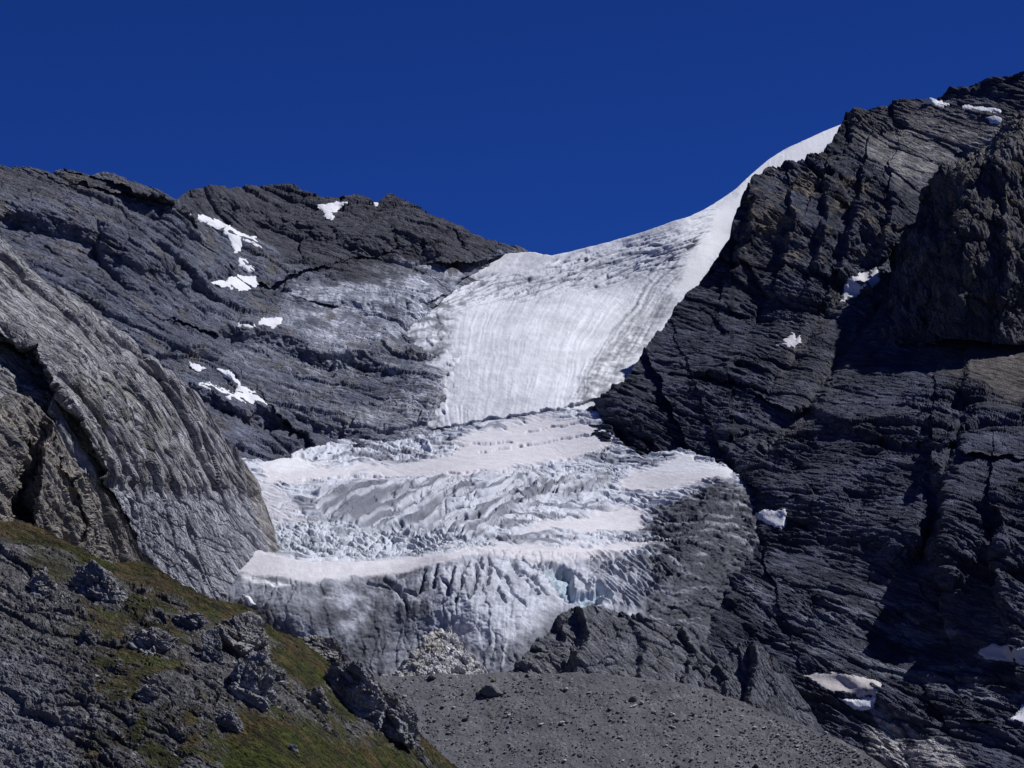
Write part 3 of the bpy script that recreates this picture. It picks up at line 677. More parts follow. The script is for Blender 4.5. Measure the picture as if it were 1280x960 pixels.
C = C * (1 + low * (1 - B4) * (.22 * perlin(np.stack([fan / 2.2 + fbm(P0, 12, 3), V / 24, U * 0], -1), 67) + .3 * fbm(P0, 5, 4, .65, 68)))[..., None]
C = lerp(C, (.68, .64, .65), snow * np.clip(.85 - .35 * np.abs(fbm(P0, 14, 5, .65, 87)) , 0, 1))
C = lerp(C, (.74, .74, .76), np.clip(B5 * smooth(594 - Vl, -4, 10) + poly(Ul, Vl, [(335, 575), (365, 566), (400, 584), (350, 590)], 5), 0, 1))
C = lerp(C, (.70, .70, .72), poly(U, V, [(300, 716), (318, 722), (345, 728), (365, 729), (345, 734), (318, 728), (302, 724)], 2))
st = 0
for pl in ([(611, 782), (614, 800), (617, 812), (617, 832)], [(633, 785), (634, 800), (632, 815), (627, 832)]):
    st = np.maximum(st, np.exp(-(seg_dist(Uc, Vc, pl)[0] / 1.8) ** 2))
C = lerp(C, (.66, .66, .68), st * .8)
gpart('ice_tongue', P, C)
GU, GV = U, V

# ---------------------------------------------------------------- buttress on the left
TOP = [(-90, 238), (0, 296), (20, 312), (40, 330), (60, 345), (80, 357), (110, 375), (140, 400), (170, 425), (200, 455), (225, 475), (245, 495), (262, 520), (280, 545), (295, 562), (308, 575), (315, 590), (325, 620), (335, 650), (343, 675), (350, 694)]
BOT = [(-90, 860), (0, 860), (100, 870), (250, 890), (350, 890)]
U, V, D = sheet(-90, 350, TOP, BOT, [(-90, 240, 1500), (0, 296, 1570), (-90, 600, 1330), (0, 650, 1390), (100, 500, 1510), (150, 650, 1540), (200, 455, 1720), (300, 570, 1850), (345, 690, 1850), (300, 750, 1760), (300, 880, 1690), (100, 860, 1460), (200, 730, 1630), (250, 600, 1730), (80, 360, 1640)], jag=3, step=.9, seed=12)
Uf, Vf = wob2(U, V)
D = scarp(D, Uf, Vf, [(5, 428), (38, 440), (57, 475), (62, 525)], 34, 8, 110)
D = scarp(D, Uf, Vf, [(66, 490), (90, 520), (112, 560), (128, 590)], 34, 8, 90)
D = scarp(D, Uf, Vf, [(100, 600), (160, 606), (230, 612), (290, 614), (335, 625)], 5, 7, 50)
P = unproj(U, V, D); Nn = normals(P, 5)
fr = trace_frame(P, Nn, 36)
q = P @ fr.T
wall = poly(*wob(P, U, V, 8, 30), [(100, 612), (330, 622), (352, 700), (352, 800), (240, 790), (150, 690)], 10)
h = rock(P, fr, (50, 24, 12), (4.6, 2.4, 1.5), (3.4, 1.3, .7), 120, .9, .12) * (1 - .72 * wall)
pt = smooth(fbm(P, 40, 3, .5, 6), -.3, .35)
h = h + 1.0 * ridged(np.stack([q[..., 0] / 46, q[..., 1] / 20, q[..., 2] / 10], -1), 1.0, 2, .45, 25) * (1 - .95 * wall) * (.4 + .8 * pt)
wq = wob2(U, V, 5, 40, 72)
wv1, wg1 = cells(np.stack([(wq[0] + wq[1]) / 62, (wq[0] - wq[1]) / 20, U * 0 + 3.3], -1), 73); wv2, wg2 = cells(np.stack([(wq[0] + wq[1]) / 24, (wq[0] - wq[1]) / 9, U * 0 + 1.3], -1), 74)
h = h + wall * (1.5 * wv1 - .9 * np.exp(-wg1 / .03) + .5 * wv2 - .35 * np.exp(-wg2 / .03) + 1.4 * fbm(P, 30, 4, .5, 29))
h = h + 1.5 * (.3 + pt) * (1 - .97 * wall) * terrace(q[..., 2] / 13 + 1.2 * fbm(P, 50, 3, .5, 28))
P = P + Nn * (.62 * h + .38 * blur(h, 1, 1))[..., None]
C = base(U.shape, (.33, .325, .335)) * (1 + .2 * fbm(P, 40, 5, .6, 65))[..., None]
Uw, Vw = wob(P, U, V, 8, 25)
C = lerp(C, (.11, .108, .112), np.clip(fbm(P, 28, 5, .6, 66) * 1.0 - .05, 0, .55))
C = lerp(C, (.33, .335, .38), wall * .7)
C = lerp(C, (.15, .14, .10), np.clip(.7 * poly(Uw, Vw, [(80, 480), (170, 470), (230, 520), (200, 580), (240, 605), (120, 600)], 14) * (.2 + 1.3 * fbm(P, 18, 4, .6, 67)), 0, .55))
C = lerp(C, (.30, .26, .20), poly(Uw, Vw, [(300, 572), (318, 590), (350, 694), (340, 694), (318, 630), (308, 600)], 4) * .5)
M['rock_buttress'] = rock_mat('pale_fissured_rock', fr, ((24, 8, 4.6), (9, 4, 2.0)), (2.7, 1.4))
finish('buttress', P, C, 'rock_buttress', False, 'pale grey fissured rock buttress above the left edge of the glacier', 'rock wall', back=(120, 12, .6, 4.0, 4))

# ---------------------------------------------------------------- brown crag at the left edge
TOP = [(-90, 500), (0, 497), (15, 493), (35, 500), (50, 508), (60, 520), (70, 535), (75, 550), (85, 562), (95, 575), (105, 592), (118, 603), (128, 622), (142, 642), (156, 662), (166, 690), (172, 705)]
BOT = [(-90, 850), (172, 850)]
U, V, D = sheet(-90, 172, TOP, BOT, [(-90, 500, 1060), (0, 497, 1090), (75, 550, 1120), (165, 690, 1170), (-90, 740, 970), (0, 720, 1010), (0, 840, 950), (150, 840, 1060), (100, 720, 1090), (30, 600, 1060), (60, 640, 1070)], jag=4, step=1.05, seed=14)
Uf, Vf = wob2(U, V)
D = scarp(D, Uf, Vf, [(58, 510), (48, 560), (40, 620), (36, 670)], 30, 9, 60)
D = D + 26 * band(Uf, Vf, [(34, 560), (28, 610), (28, 680)], 10)
D = scarp(D, Uf, Vf, [(88, 600), (100, 640), (96, 690)], 12, 8, 50)
P = unproj(U, V, D); Nn = normals(P, 4)
fr = trace_frame(P, Nn, 35)
q = P @ fr.T
h = rock(P, fr, (26, 12, 5.5, 2.6), (4, 2.2, .9, .4), (2.2, 1.2, .8), 150, .5, .25) + 1.2 * ridged(np.stack([q[..., 0] / 20, q[..., 1] / 10, q[..., 2] / 5], -1), 1.0, 4, .55, 26)
P = P + Nn * (.62 * h + .38 * blur(h, 1, 1))[..., None]
C = base(U.shape, (.25, .225, .195)) * (1 + .25 * fbm(P, 20, 5, .6, 75))[..., None]
C = lerp(C, (.14, .14, .145), np.clip(fbm(P, 14, 4, .6, 76) * 1.2, 0, .6))
M['rock_crag'] = rock_mat('brown_crag_rock', fr, ((11, 5, 3), (4, 2.4, 1.3)), (1.1, .6))
finish('crag', P, C, 'rock_crag', False, 'brown broken crag standing before the pale buttress', 'crag', back=(70, 12, .6, 3.0, 5))

# ---------------------------------------------------------------- moraine
MTOP = [(200, 930), (300, 900), (380, 870), (455, 850), (480, 846), (540, 842), (600, 842), (640, 839), (700, 842), (760, 843), (830, 850), (870, 858), (900, 868), (950, 887), (1000, 905), (1040, 920), (1080, 940), (1110, 962), (1150, 990), (1190, 1015)]
U, V, D = sheet(200, 1190, MTOP, [(200, 1040), (380, 1020), (1190, 1022)], [(200, 930, 1500), (200, 1030, 1400), (380, 870, 1580), (455, 848, 1590), (600, 842, 1605), (760, 843, 1605), (900, 868, 1590), (1000, 905, 1550), (1100, 960, 1490), (1190, 1015, 1430), (500, 960, 1500), (700, 960, 1500), (900, 960, 1495), (700, 1020, 1455), (450, 1020, 1450), (1000, 1020, 1440)], jag=1.2, step=1.2, seed=16)
Uf, Vf = wob2(U, V)
P = unproj(U, V, D); Nn = normals(P, 5)
v1 = cells(P / 2.2, 11)[0]
h = 1.6 * fbm(P, 26, 4, .5, 17) + .35 * np.maximum(v1, 0) + .4 * fbm(P, 3, 3, .6, 19)
P = P + Nn * h[..., None]
C = base(U.shape, (.115, .114, .123)) * (1 + .18 * fbm(P, 22, 5, .6, 77))[..., None]
sp = cells(P / 1.5, 12)
C = lerp(C, (.30, .29, .285), ((sp[0] > .40) & (sp[1] > .12)).astype(float) * np.clip(.35 + .9 * fbm(P, 18, 4, .6, 78), 0, .75))
for x in (690, 745, 620, 910):
    C = lerp(C, (.125, .12, .122), band(U, V, [(x, 860), (x + 5 * math.sin(x), 910), (x - 12, 1010)], 6) * .6)
finish('moraine', P, C, 'scree', True, 'grey gravel moraine slope strewn with stones below the glacier tongue', 'moraine', back=(70, 12, .55, 1.5, 6))

# ---------------------------------------------------------------- rock knolls before the tongue
def knoll(name, TOP, BOT, pts, cuts, col, fr, rs, label, seed, mat='rock', jag=3.0, paint=None, amp=1.0, aniso=(1.8, 1.2, .9)):
    U, V, D = sheet(TOP[0][0], TOP[-1][0], TOP, BOT, pts, jag=jag, step=1.0, seed=seed)
    Uf, Vf = wob2(U, V, 3, 14)
    for c in cuts: D = scarp(D, Uf, Vf, *c)
    P = unproj(U, V, D); Nn = normals(P, 3)
    fr = trace_frame(P, Nn, fr)
    h = rock(P, fr, *rs, aniso, seed, .5, .22)
    q = P @ fr.T
    h = h + .6 * ridged(np.stack([q[..., 0] / 24, q[..., 1] / 10, q[..., 2] / 4], -1), 1.0, 4, .55, seed + 3)
    P = P + Nn * (amp * h)[..., None]
    C = base(U.shape, col) * (1 + .25 * fbm(P, 16, 5, .6, seed))[..., None]
    if paint: C = paint(U, V, P, C)
    M[name] = rock_mat(name + '_rock', fr, ((11, 6, 3.0), (4, 2.6, 1.2)), (1.0, .5))
    return finish(name, P, C, name, False, label, name.replace('_', ' '), kind='thing', back=(45, 10, .7, 2.0, seed), aw=(.25, 1))

knoll('rock_knoll', [(612, 852), (640, 836), (660, 815), (685, 792), (700, 768), (715, 758), (740, 757), (770, 763), (800, 768), (830, 780), (850, 786), (872, 782), (890, 812), (902, 835), (915, 870)], [(612, 862), (915, 890)],
      [(612, 855, 1640), (640, 838, 1640), (670, 815, 1655), (715, 760, 1700), (800, 770, 1705), (872, 784, 1700), (910, 860, 1660), (700, 845, 1632), (760, 845, 1628), (850, 850, 1640), (800, 810, 1664)],
      [([(716, 762), (726, 790), (716, 815), (706, 850)], 22, 12, 60), ([(690, 770), (700, 800), (686, 812), (660, 822)], 9, 8, 30), ([(780, 775), (800, 810), (790, 850)], 7, 10, 40), ([(845, 785), (862, 815), (850, 850)], 9, 8, 30)],
      (.145, .148, .168), 30, ((22, 10, 4.5), (3.2, 1.4, .6)), 'dark grey rock knoll with a pale slab at its left foot', 170,
      paint=lambda U, V, P, C: lerp(lerp(C, (.19, .19, .195), poly(*wob(P, U, V, 5, 12), [(612, 855), (640, 832), (665, 812), (712, 815), (708, 850), (612, 870)], 5) * .7), (.17, .165, .165), np.clip(fbm(P, 12, 4, .6, 9) - .1, 0, .5)))
knoll('rock_dome', [(868, 870), (880, 850), (892, 832), (910, 815), (925, 803), (938, 800), (950, 806), (965, 820), (980, 838), (995, 858), (1008, 880), (1024, 905), (1040, 930)], [(868, 885), (1040, 940)],
      [(868, 872, 1632), (892, 835, 1655), (935, 800, 1662), (965, 822, 1656), (1000, 870, 1634), (1040, 930, 1596), (900, 870, 1622), (930, 880, 1612), (970, 895, 1602), (1000, 915, 1590)],
      [([(935, 802), (938, 830), (930, 860), (925, 890)], 18, 10, 50), ([(892, 835), (905, 850), (900, 880)], 5, 6, 20)],
      (.115, .118, .138), 48, ((20, 9, 4), (2.2, 1.0, .5)), 'smooth dark rock dome at the right edge of the moraine', 190)
def pale(U, V, P, C):
    v, g = cells(P / 5.0, 31); 
    C = lerp(C, (.12, .12, .13), np.clip(fbm(P, 6, 4, .65, 5) * 1.4 - .2, 0, .6))
    return lerp(C, (.46, .40, .30), np.clip(poly(U, V, [(530, 800), (550, 788), (556, 810), (535, 830), (515, 840)], 8) * (.4 + fbm(P, 8, 3, .6, 7)), 0, .6))
knoll('debris_mound', [(478, 852), (492, 838), (505, 822), (522, 806), (538, 790), (552, 782), (566, 790), (580, 804), (590, 818), (604, 832), (612, 850)], [(478, 862), (612, 862)],
      [(478, 852, 1645), (552, 784, 1690), (612, 850, 1650), (545, 850, 1630), (500, 845, 1635), (590, 845, 1635), (550, 815, 1655)], [], (.56, .55, .54), 30, ((11, 5, 2.4), (3.4, 1.5, .5)), 'pale white and ochre mound of broken blocks under the ice', 210, 'crag', 2.0, pale, 1.0, (1, 1, 1))

# ---------------------------------------------------------------- near grassy hill
HTOP = [(-90, 640), (0, 651), (20, 652), (40, 655), (60, 663), (80, 675), (100, 685), (120, 698), (140, 705), (160, 701), (180, 703), (200, 712), (230, 728), (250, 742), (275, 752), (300, 757), (318, 764), (330, 775), (342, 787), (365, 796), (390, 801),
        (408, 815), (425, 826), (440, 842), (460, 852), (480, 875), (500, 892), (520, 915), (540, 935), (570, 955), (610, 985), (650, 1015)]
U, V, D = sheet(-90, 650, HTOP, [(-90, 1020), (650, 1030)], [(-90, 640, 715), (0, 652, 722), (140, 704, 718), (318, 765, 726), (440, 842, 730), (560, 950, 730), (650, 1015, 735), (-90, 1020, 585), (0, 960, 608), (200, 960, 615), (400, 960, 645), (560, 1010, 690), (200, 830, 655), (350, 850, 674), (480, 940, 690)], jag=2.0, step=1.0, seed=20)
Uf, Vf = wob2(U, V, 6, 20)
D = D - 5 * band(U, V, [(200, 712), (318, 766)], 14) 
D = D + 5 * band(U, V, [(330, 860), (300, 960)], 40)
P = unproj(U, V, D); Nn = normals(P, 4)
Uw, Vw = wob(P, U, V, 16, 16, 5)
dt = V - crv(U[0], HTOP)[None]
grs = np.clip(1 - smooth(dt + 12 * fbm(P, 12, 3, .5, 3), 14, 34), 0, 1)
grs = np.maximum(grs, poly(Uw, Vw, [(335, 775), (345, 787), (400, 805), (430, 832), (420, 862), (380, 858), (350, 840)], 8))
grs = np.maximum(grs, poly(Uw, Vw, [(290, 895), (330, 880), (380, 890), (410, 920), (480, 930), (560, 960), (600, 1020), (270, 1020), (280, 940)], 10))
grs = np.maximum(grs, .8 * poly(Uw, Vw, [(40, 700), (75, 690), (90, 720), (70, 735)], 8))
pat = smooth(fbm(P, 11, 5, .6, 90), .0, .28) * smooth(U, 40, 130)
grs = np.maximum(grs, pat * .9 * (1 - poly(Uw, Vw, [(-90, 800), (70, 800), (100, 870), (90, 1020), (-90, 1020)], 15)) * (1 - poly(Uw, Vw, [(225, 780), (330, 775), (338, 850), (310, 890), (250, 870)], 10)))
rk = 1 - grs
fr = trace_frame(P, Nn, 24)
h = rk * rock(P, fr, (19, 9, 4, 1.8), (1.9, .9, .35, .15), (2.4, 1.2, .7), 220, .6, .25) + .35 * fbm(P, 4, 4, .6, 93) + 1.2 * fbm(P, 30, 3, .5, 94)
h = h + rk * .5 * ridged(P, 3.0, 3, .6, 95) + grs * .25 * fbm(P, 1.2, 3, .7, 96)
P = P + Nn * h[..., None]
C = base(U.shape, (.112, .108, .11)) * (1 + .3 * fbm(P, 9, 5, .65, 97))[..., None]
C = lerp(C, (.16, .157, .155), np.clip(fbm(P, 5, 4, .6, 98) - .05, 0, .7))
C = lerp(C, (.046, .042, .026), np.clip(fbm(P, 16, 5, .62, 101) * 1.5 + .1, 0, .85) * smooth(U, 60, 150))
sp = cells(P / 1.3, 14)
C = lerp(C, (.34, .33, .32), ((sp[0] > .42) & (sp[1] > .15)).astype(float) * .7)
C = lerp(C, (.19, .19, .205), poly(Uw, Vw, [(-90, 815), (50, 815), (85, 860), (80, 960), (-90, 1020)], 12) * .7)
hill_rock = rock_mat('hill_slab_and_turf', fr, ((9, 4.5, 2.2), (3.2, 1.9, .9)), (.7, .4), fine=.25)
M['turf'] = hill_rock
gc = base(U.shape, (.078, .058, .022))
gc = lerp(gc, (.046, .054, .010), smooth(fbm(P, 9, 5, .6, 99), -.15, .3))
gc = lerp(gc, (.050, .062, .010), poly(Uw, Vw, [(300, 930), (380, 900), (450, 940), (560, 960), (560, 1020), (300, 1020)], 16) * smooth(fbm(P, 7, 4, .6, 106), -.2, .3) * .7)
gc = lerp(gc, (.085, .060, .034), np.clip(1 - smooth(dt, 4, 22), 0, 1) * .6 * smooth(fbm(P, 10, 4, .6, 103), -.3, .2))
gc = lerp(gc, (.030, .032, .012), smooth(fbm(P, 6, 5, .65, 104), .05, .35) * .8)
gc = lerp(gc, (.040, .044, .009), poly(Uw, Vw, [(60, 690), (110, 700), (130, 715), (80, 720)], 8) * .8)
gc = .85 * gc * (1 + .4 * fbm(P, 1.6, 4, .7, 91))[..., None]
C = C * (1 - grs[..., None]) + gc * grs[..., None]
finish('hill', P, C, 'turf', False, 'near hillside of brown and green turf broken by grey slabs', 'hill', back=(60, 12, .5, 1.5, 7), aw=(.3, 1))

# valley floor under everything
n = 24
gx = np.linspace(-9000, 9000, n); gy = np.linspace(-3000, 15000, n)
X, Y = np.meshgrid(gx, gy); Z = X * 0 - 165
me = grid_mesh('ground', np.stack([X, Y, Z], -1), base(X.shape, (.10, .10, .09)), True)
tag(link('ground', me, M['scree']), 'stony valley floor beneath the mountains', 'ground', kind='structure')

# ================================================================ SNOW PATCHES
def snow_patch(pl, label, layer='mountain_left', col=(.74, .74, .76), thick=1.6, soft=5.0, rough=2.2, sink=.9):
    pl = np.array(pl, float)
    c = pl.mean(0)
    u0, v0 = pl.min(0) - 8; u1, v1 = pl.max(0) + 8
    st = .8
    uu = np.arange(u0, u1, st); vv = np.arange(v0, v1, st)
    U, V = np.meshgrid(uu, vv)
    buf = ZLAY[layer]
    D = zat(U, V, buf)
    D = np.where(D > 1e8, np.median(D[D < 1e8]), D).astype(float)
    Ds = blur(D, 5, 2)
    Z3 = np.stack([U, V, U * 0], -1)
    Uw = U + rough * fbm(Z3, 9, 4, .65, int(c[0])); Vw = V + rough * fbm(Z3 + 31, 9, 4, .65, int(c[1]))
    d, _ = seg_dist(Uw, Vw, pl, True)
    ins = poly(Uw, Vw, pl, .01) > .5
    sd = np.where(ins, d, -d) - 1.0
    lift = thick * smooth(sd, -2.5, soft) - sink * thick * smooth(-sd, -1.0, 3.0) * 1.6
    P = unproj(U, V, Ds - lift)
    P = P + np.array([0, 0, 1.0]) * (.35 * fbm(P, 9, 4, .55, 5))[..., None]
    C = base(U.shape, col) * (1 - .10 * np.clip(fbm(P, 8, 4, .6, 6), 0, 1))[..., None]
    base_pt = P.reshape(-1, 3).mean(0)
    # a skirt of thickness: the rim turns down into the rock behind it
    o = link('snow_patch', grid_mesh('snow_patch', P - base_pt, C, True, mask=(sd > -1.2)), M['snow'])
    o.location = base_pt
    return tag(o, label, 'snow patch', 'snow patches left on the rock')

R = 'mountain_right'
SP = [
 ([(237, 267), (262, 270), (280, 280), (300, 292), (320, 296), (326, 311), (314, 306), (302, 301), (299, 318), (294, 314), (287, 300), (268, 284), (250, 275)], 'long forked snow strip running down between the two dark summits', {}),
 ([(297, 322), (308, 325), (318, 338), (311, 341), (300, 332)], 'small snow wedge just below the long forked snow strip', {}),
 ([(262, 352), (283, 350), (298, 343), (318, 346), (323, 356), (304, 364), (285, 360)], 'rounded snow patch at the foot of the forked strip', {}),
 ([(397, 257), (412, 254), (433, 252), (422, 262), (416, 274), (405, 270)], 'triangular snow patch just under the skyline of the far dark summit', {}),
 ([(461, 254), (472, 252), (470, 256)], 'tiny fleck of snow by the small rock point on the skyline', {}),
 ([(286, 406), (300, 404), (318, 404), (322, 409), (300, 411)], 'thin flat snow streak on a ledge of the left mountain', {}),
 ([(327, 398), (352, 396), (350, 407), (338, 411), (322, 405)], 'small snow patch beside the thin flat streak', {}),
 ([(235, 453), (247, 455), (258, 460), (248, 463)], 'small snow sliver above the two branched snow tongue', {}),
 ([(246, 480), (258, 478), (275, 485), (298, 493), (307, 502), (285, 499), (262, 488)], 'lower narrow branch of the two snow tongues above the buttress', {}),
 ([(271, 462), (286, 463), (300, 479), (318, 491), (334, 505), (312, 505), (300, 499), (295, 490), (297, 483)], 'wider upper branch of the two snow tongues above the buttress', {}),
 ([(1063, 345), (1080, 343), (1096, 335), (1102, 349), (1086, 361), (1070, 370), (1049, 380), (1056, 363)], 'snow patch in the gully left of the shaded cliff', dict(layer=R, col=(.66, .64, .65))),
 ([(970, 431), (984, 424), (990, 414), (994, 424), (1001, 418), (1001, 429), (990, 434)], 'hook shaped snow scrap on the dark slabs', dict(layer=R, col=(.62, .61, .63), rough=3)),
 ([(1155, 126), (1163, 122), (1170, 126), (1186, 132), (1172, 134)], 'small snow streak on the right summit skyline', dict(layer=R, thick=1.2)),
 ([(1203, 132), (1225, 133), (1250, 136), (1250, 140), (1225, 138), (1205, 136)], 'thin level snow line below the right summit', dict(layer=R, thick=1.2)),
 ([(1230, 147), (1243, 141), (1252, 146), (1250, 154), (1240, 156)], 'blocky snow patch under the thin level snow line', dict(layer=R, thick=1.2)),
 ([(939, 644), (955, 637), (984, 637), (984, 655), (976, 663), (958, 655)], 'snow patch at the foot of the deep shaded wall', dict(layer=R, thick=3)),
 ([(1006, 844), (1040, 838), (1075, 845), (1101, 855), (1098, 868), (1070, 872), (1040, 866), (1020, 856)], 'dusty grey pink snow patch right of the rock dome', dict(layer=R, col=(.52, .48, .46), thick=1.2)),
 ([(1048, 872), (1075, 873), (1097, 870), (1092, 887), (1070, 890)], 'clean white snow patch below the dusty one', dict(layer=R, thick=2.2)),
 ([(1222, 814), (1238, 803), (1265, 808), (1300, 804), (1300, 836), (1264, 826), (1230, 825)], 'dusty snow patch cut by the right frame edge', dict(layer=R, col=(.62, .59, .57), thick=2)),
 ([(1255, 898), (1270, 893), (1280, 878), (1305, 870), (1305, 910), (1280, 908)], 'bright white snow patch in the lower right corner', dict(layer=R, thick=2)),
 ([(302, 742), (312, 744), (322, 757), (311, 757)], 'small snow block between the buttress foot and the grassy hill', dict(layer='ice_tongue', thick=3, rough=.8)),
]
for pl, lab, kw in SP: snow_patch(pl, lab, **kw)

# ================================================================ STONES
import bmesh
def stone_mesh(name, seed, col, sub=2, cut=13, flat=.7, rough=.06):
    r = random.Random(seed)
    bm = bmesh.new()
    bmesh.ops.create_icosphere(bm, subdivisions=sub + 1, radius=1.0)
    planes = []
    for _ in range(cut):
        z = r.uniform(-1, 1); a = r.uniform(0, 6.283); s = math.sqrt(1 - z * z)
        planes.append((np.array([s * math.cos(a), s * math.sin(a), z]), r.uniform(.52, .85)))
    co = np.array([v.co[:] for v in bm.verts])
    co = co / np.linalg.norm(co, axis=1)[:, None]
    rad = np.ones(len(co)) * 1.05
    for nrm, dd in planes:
        k = co @ nrm
        rad = np.minimum(rad, np.where(k > .05, dd / np.maximum(k, .05), 9))
    rad = rad * (1 + rough * fbm(co + seed, .5, 3, .6, seed % 50))
    co = co * rad[:, None] * np.array([1, .85, flat])
    f = np.array([[v.index for v in fc.verts] for fc in bm.faces])
    bm.free()
    C = base((len(co),), col) * (1 + .2 * fbm(co + 5, .6, 3, .6, 3))[..., None]
    return raw_mesh(name, co, f, C, False)

COLS = {'dark': (.125, .122, .125), 'grey': (.20, .198, .198), 'pale': (.42, .41, .39), 'tan': (.24, .20, .15)}
PROTO = {k: [stone_mesh('stone_' + k, 10 * i + j, c, 1 if j else 2, 11 + 2 * j, (.62, .75, .55, .8)[j % 4]) for j in range(4)] for i, (k, c) in enumerate(COLS.items())}
for v in PROTO.values():
    for me in v: me.materials.append(M['stone'])

def put_stone(u, v, wpx, kind, label, group, k=0, rz=None, name='boulder', flat=1.0, wide=1.0, layer='moraine', sunk=.3):
    d = float(zat(u, v, ZLAY[layer]))
    if d > 1e8: return None
    p = unproj(u, v, d)
    r = wpx * d / F / 2
    o = bpy.data.objects.new(name, PROTO[kind][k % 4]); sc.collection.objects.link(o)
    o.scale = (r * wide, r, r * flat)
    o.rotation_euler = (random.uniform(-.25, .25), random.uniform(-.25, .25), random.uniform(0, 6.28) if rz is None else rz)
    o.location = (p[0], p[1], p[2] + r * flat * (.55 - sunk))
    return tag(o, label, 'boulder', group)

G1 = 'stones scattered over the moraine'
big = [(612, 866, 36, 'dark', 'largest boulder on the moraine, dark with a sharp peaked top', .85, 1.0), (617, 851, 9, 'tan', 'small tan stone resting behind the peak of the largest boulder', 1, 1),
       (540, 848, 14, 'dark', 'dark block on the moraine crest below the pale debris mound', 1, 1), (792, 875, 15, 'dark', 'brownish dark boulder in the middle of the moraine slope', .8, 1), (631, 866, 6, 'grey', 'small stone touching the right side of the largest boulder', 1, 1),
       (708, 862, 8, 'pale', 'bright pale stone on the upper moraine right of the largest boulder', .8, 1), (737, 866, 7, 'pale', 'pale oval stone below the dark rock knoll', .7, 1), (567, 885, 7, 'pale', 'pale stone on the moraine left below the largest boulder', .8, 1),
       (866, 893, 9, 'dark', 'dark stone alone on the right part of the moraine', .8, 1), (1032, 917, 8, 'pale', 'pale stone on the moraine crest right of the rock dome', .8, 1), (896, 920, 8, 'pale', 'flat pale stone on the lower right moraine', .6, 1),
       (780, 902, 6, 'grey', 'grey stone under the brownish dark boulder', .8, 1), (582, 899, 10, 'dark', 'dark stone pair member low on the left moraine', .8, 1), (553, 884, 8, 'dark', 'dark flat stone on the left moraine', .6, 1)]
for i, (u, v, w, kd, lab, fl, wd) in enumerate(big):
    put_stone(u, v, w, kd, lab, G1, i, flat=fl, wide=wd)
LAB = {'dark': 'small dark stone lying on the grey moraine slope', 'grey': 'small mid grey stone lying on the moraine slope', 'pale': 'small pale stone lying on the grey moraine slope', 'tan': 'small tan stone lying on the grey moraine slope'}
cnt = 0
while cnt < 255:
    u = random.uniform(470, 1120); t = random.random() ** .9
    v = crv(u, MTOP) + 6 + t * (965 - crv(u, MTOP))
    if v > 962: continue
    if v > crv(u, HTOP) - 4 and u < 600: continue
    kd = random.choices(['dark', 'grey', 'pale', 'tan'], [3, 4, 5, 1])[0]
    w = min(9.0, 2.6 + random.expovariate(1 / 1.7))
    if put_stone(u, float(v), w, kd, LAB[kd], 'small %s stones scattered over the moraine' % ('mid grey' if kd == 'grey' else kd), cnt, flat=random.uniform(.6, 1)): cnt += 1

# the small stuff between them
bmg = bmesh.new(); bmesh.ops.create_icosphere(bmg, subdivisions=1, radius=1.0)
gco = np.array([x.co[:] for x in bmg.verts]); gf = np.array([[x.index for x in fc.verts] for fc in bmg.faces]); bmg.free()
NG = 9000
gu = rng.uniform(440, 1150, NG); gt = rng.rand(NG); gv = crv(gu, MTOP) + 3 + gt * (985 - crv(gu, MTOP))
dens = fbm(np.stack([gu, gv, gu * 0], -1), 50, 4, .6, 121)
ok = (gv < 985) & (rng.rand(NG) < .35 + 1.2 * np.clip(dens + .1, 0, 1)); gu, gv = gu[ok], gv[ok]
gd = zat(gu, gv, ZLAY['moraine']); ok = gd < 1e8; gu, gv, gd = gu[ok], gv[ok], gd[ok].astype(float)
gp = unproj(gu, gv, gd); n_ = len(gp)
gr = (.28 + rng.exponential(.22, n_)).clip(0, 1.5)
jit = 1 + .45 * (rng.rand(n_, len(gco)) - .5)
ang = rng.rand(n_) * 6.28
shp = gco[None] * jit[..., None] * gr[:, None, None] * np.array([1.15, .9, .7])
X_ = shp[..., 0] * np.cos(ang)[:, None] - shp[..., 1] * np.sin(ang)[:, None]; Y_ = shp[..., 0] * np.sin(ang)[:, None] + shp[..., 1] * np.cos(ang)[:, None]
gverts = np.stack([X_, Y_, shp[..., 2]], -1) + gp[:, None]
gfaces = (gf[None] + (np.arange(n_) * len(gco))[:, None, None]).reshape(-1, 3)
tone = np.array([.07, .10, .14, .22, .34])[rng.choice(5, n_, p=[.05, .22, .35, .23, .15])]
gcol = np.broadcast_to((tone[:, None] * np.array([1, .99, 1.0]))[:, None], (n_, len(gco), 3))
tag(link('gravel', raw_mesh('gravel', gverts, gfaces, gcol.copy(), False), M['stone']), 'loose gravel and small rubble covering the moraine slope', 'gravel', kind='stuff')

# white blocks of the debris mound
for i, (u, v, w, lab) in enumerate([(520, 832, 13, 'large white block at the left foot of the pale debris mound'), (497, 842, 9, 'small white block at the far left tip of the debris mound'), (552, 793, 13, 'white block capping the pale debris mound'), (597, 832, 9, 'tall white block at the right end of the debris mound'),
        (508, 826, 9, 'white block on the left slope of the debris mound'), (536, 812, 10, 'ochre stained block in the middle of the debris mound'), (566, 812, 8, 'pale block right of the debris mound cap'), (580, 838, 8, 'pale block at the right foot of the debris mound')]):
    put_stone(u, v, w, 'tan' if 'ochre' in lab else 'pale', lab, 'blocks of the debris mound', i, layer='debris_mound', name='block', flat=.9)

M['outcrop'] = rock_mat('outcrop_rock', frame(24, .4), ((7, 4, 2), (2.6, 1.6, .8)), (.6, .35), fine=.25)
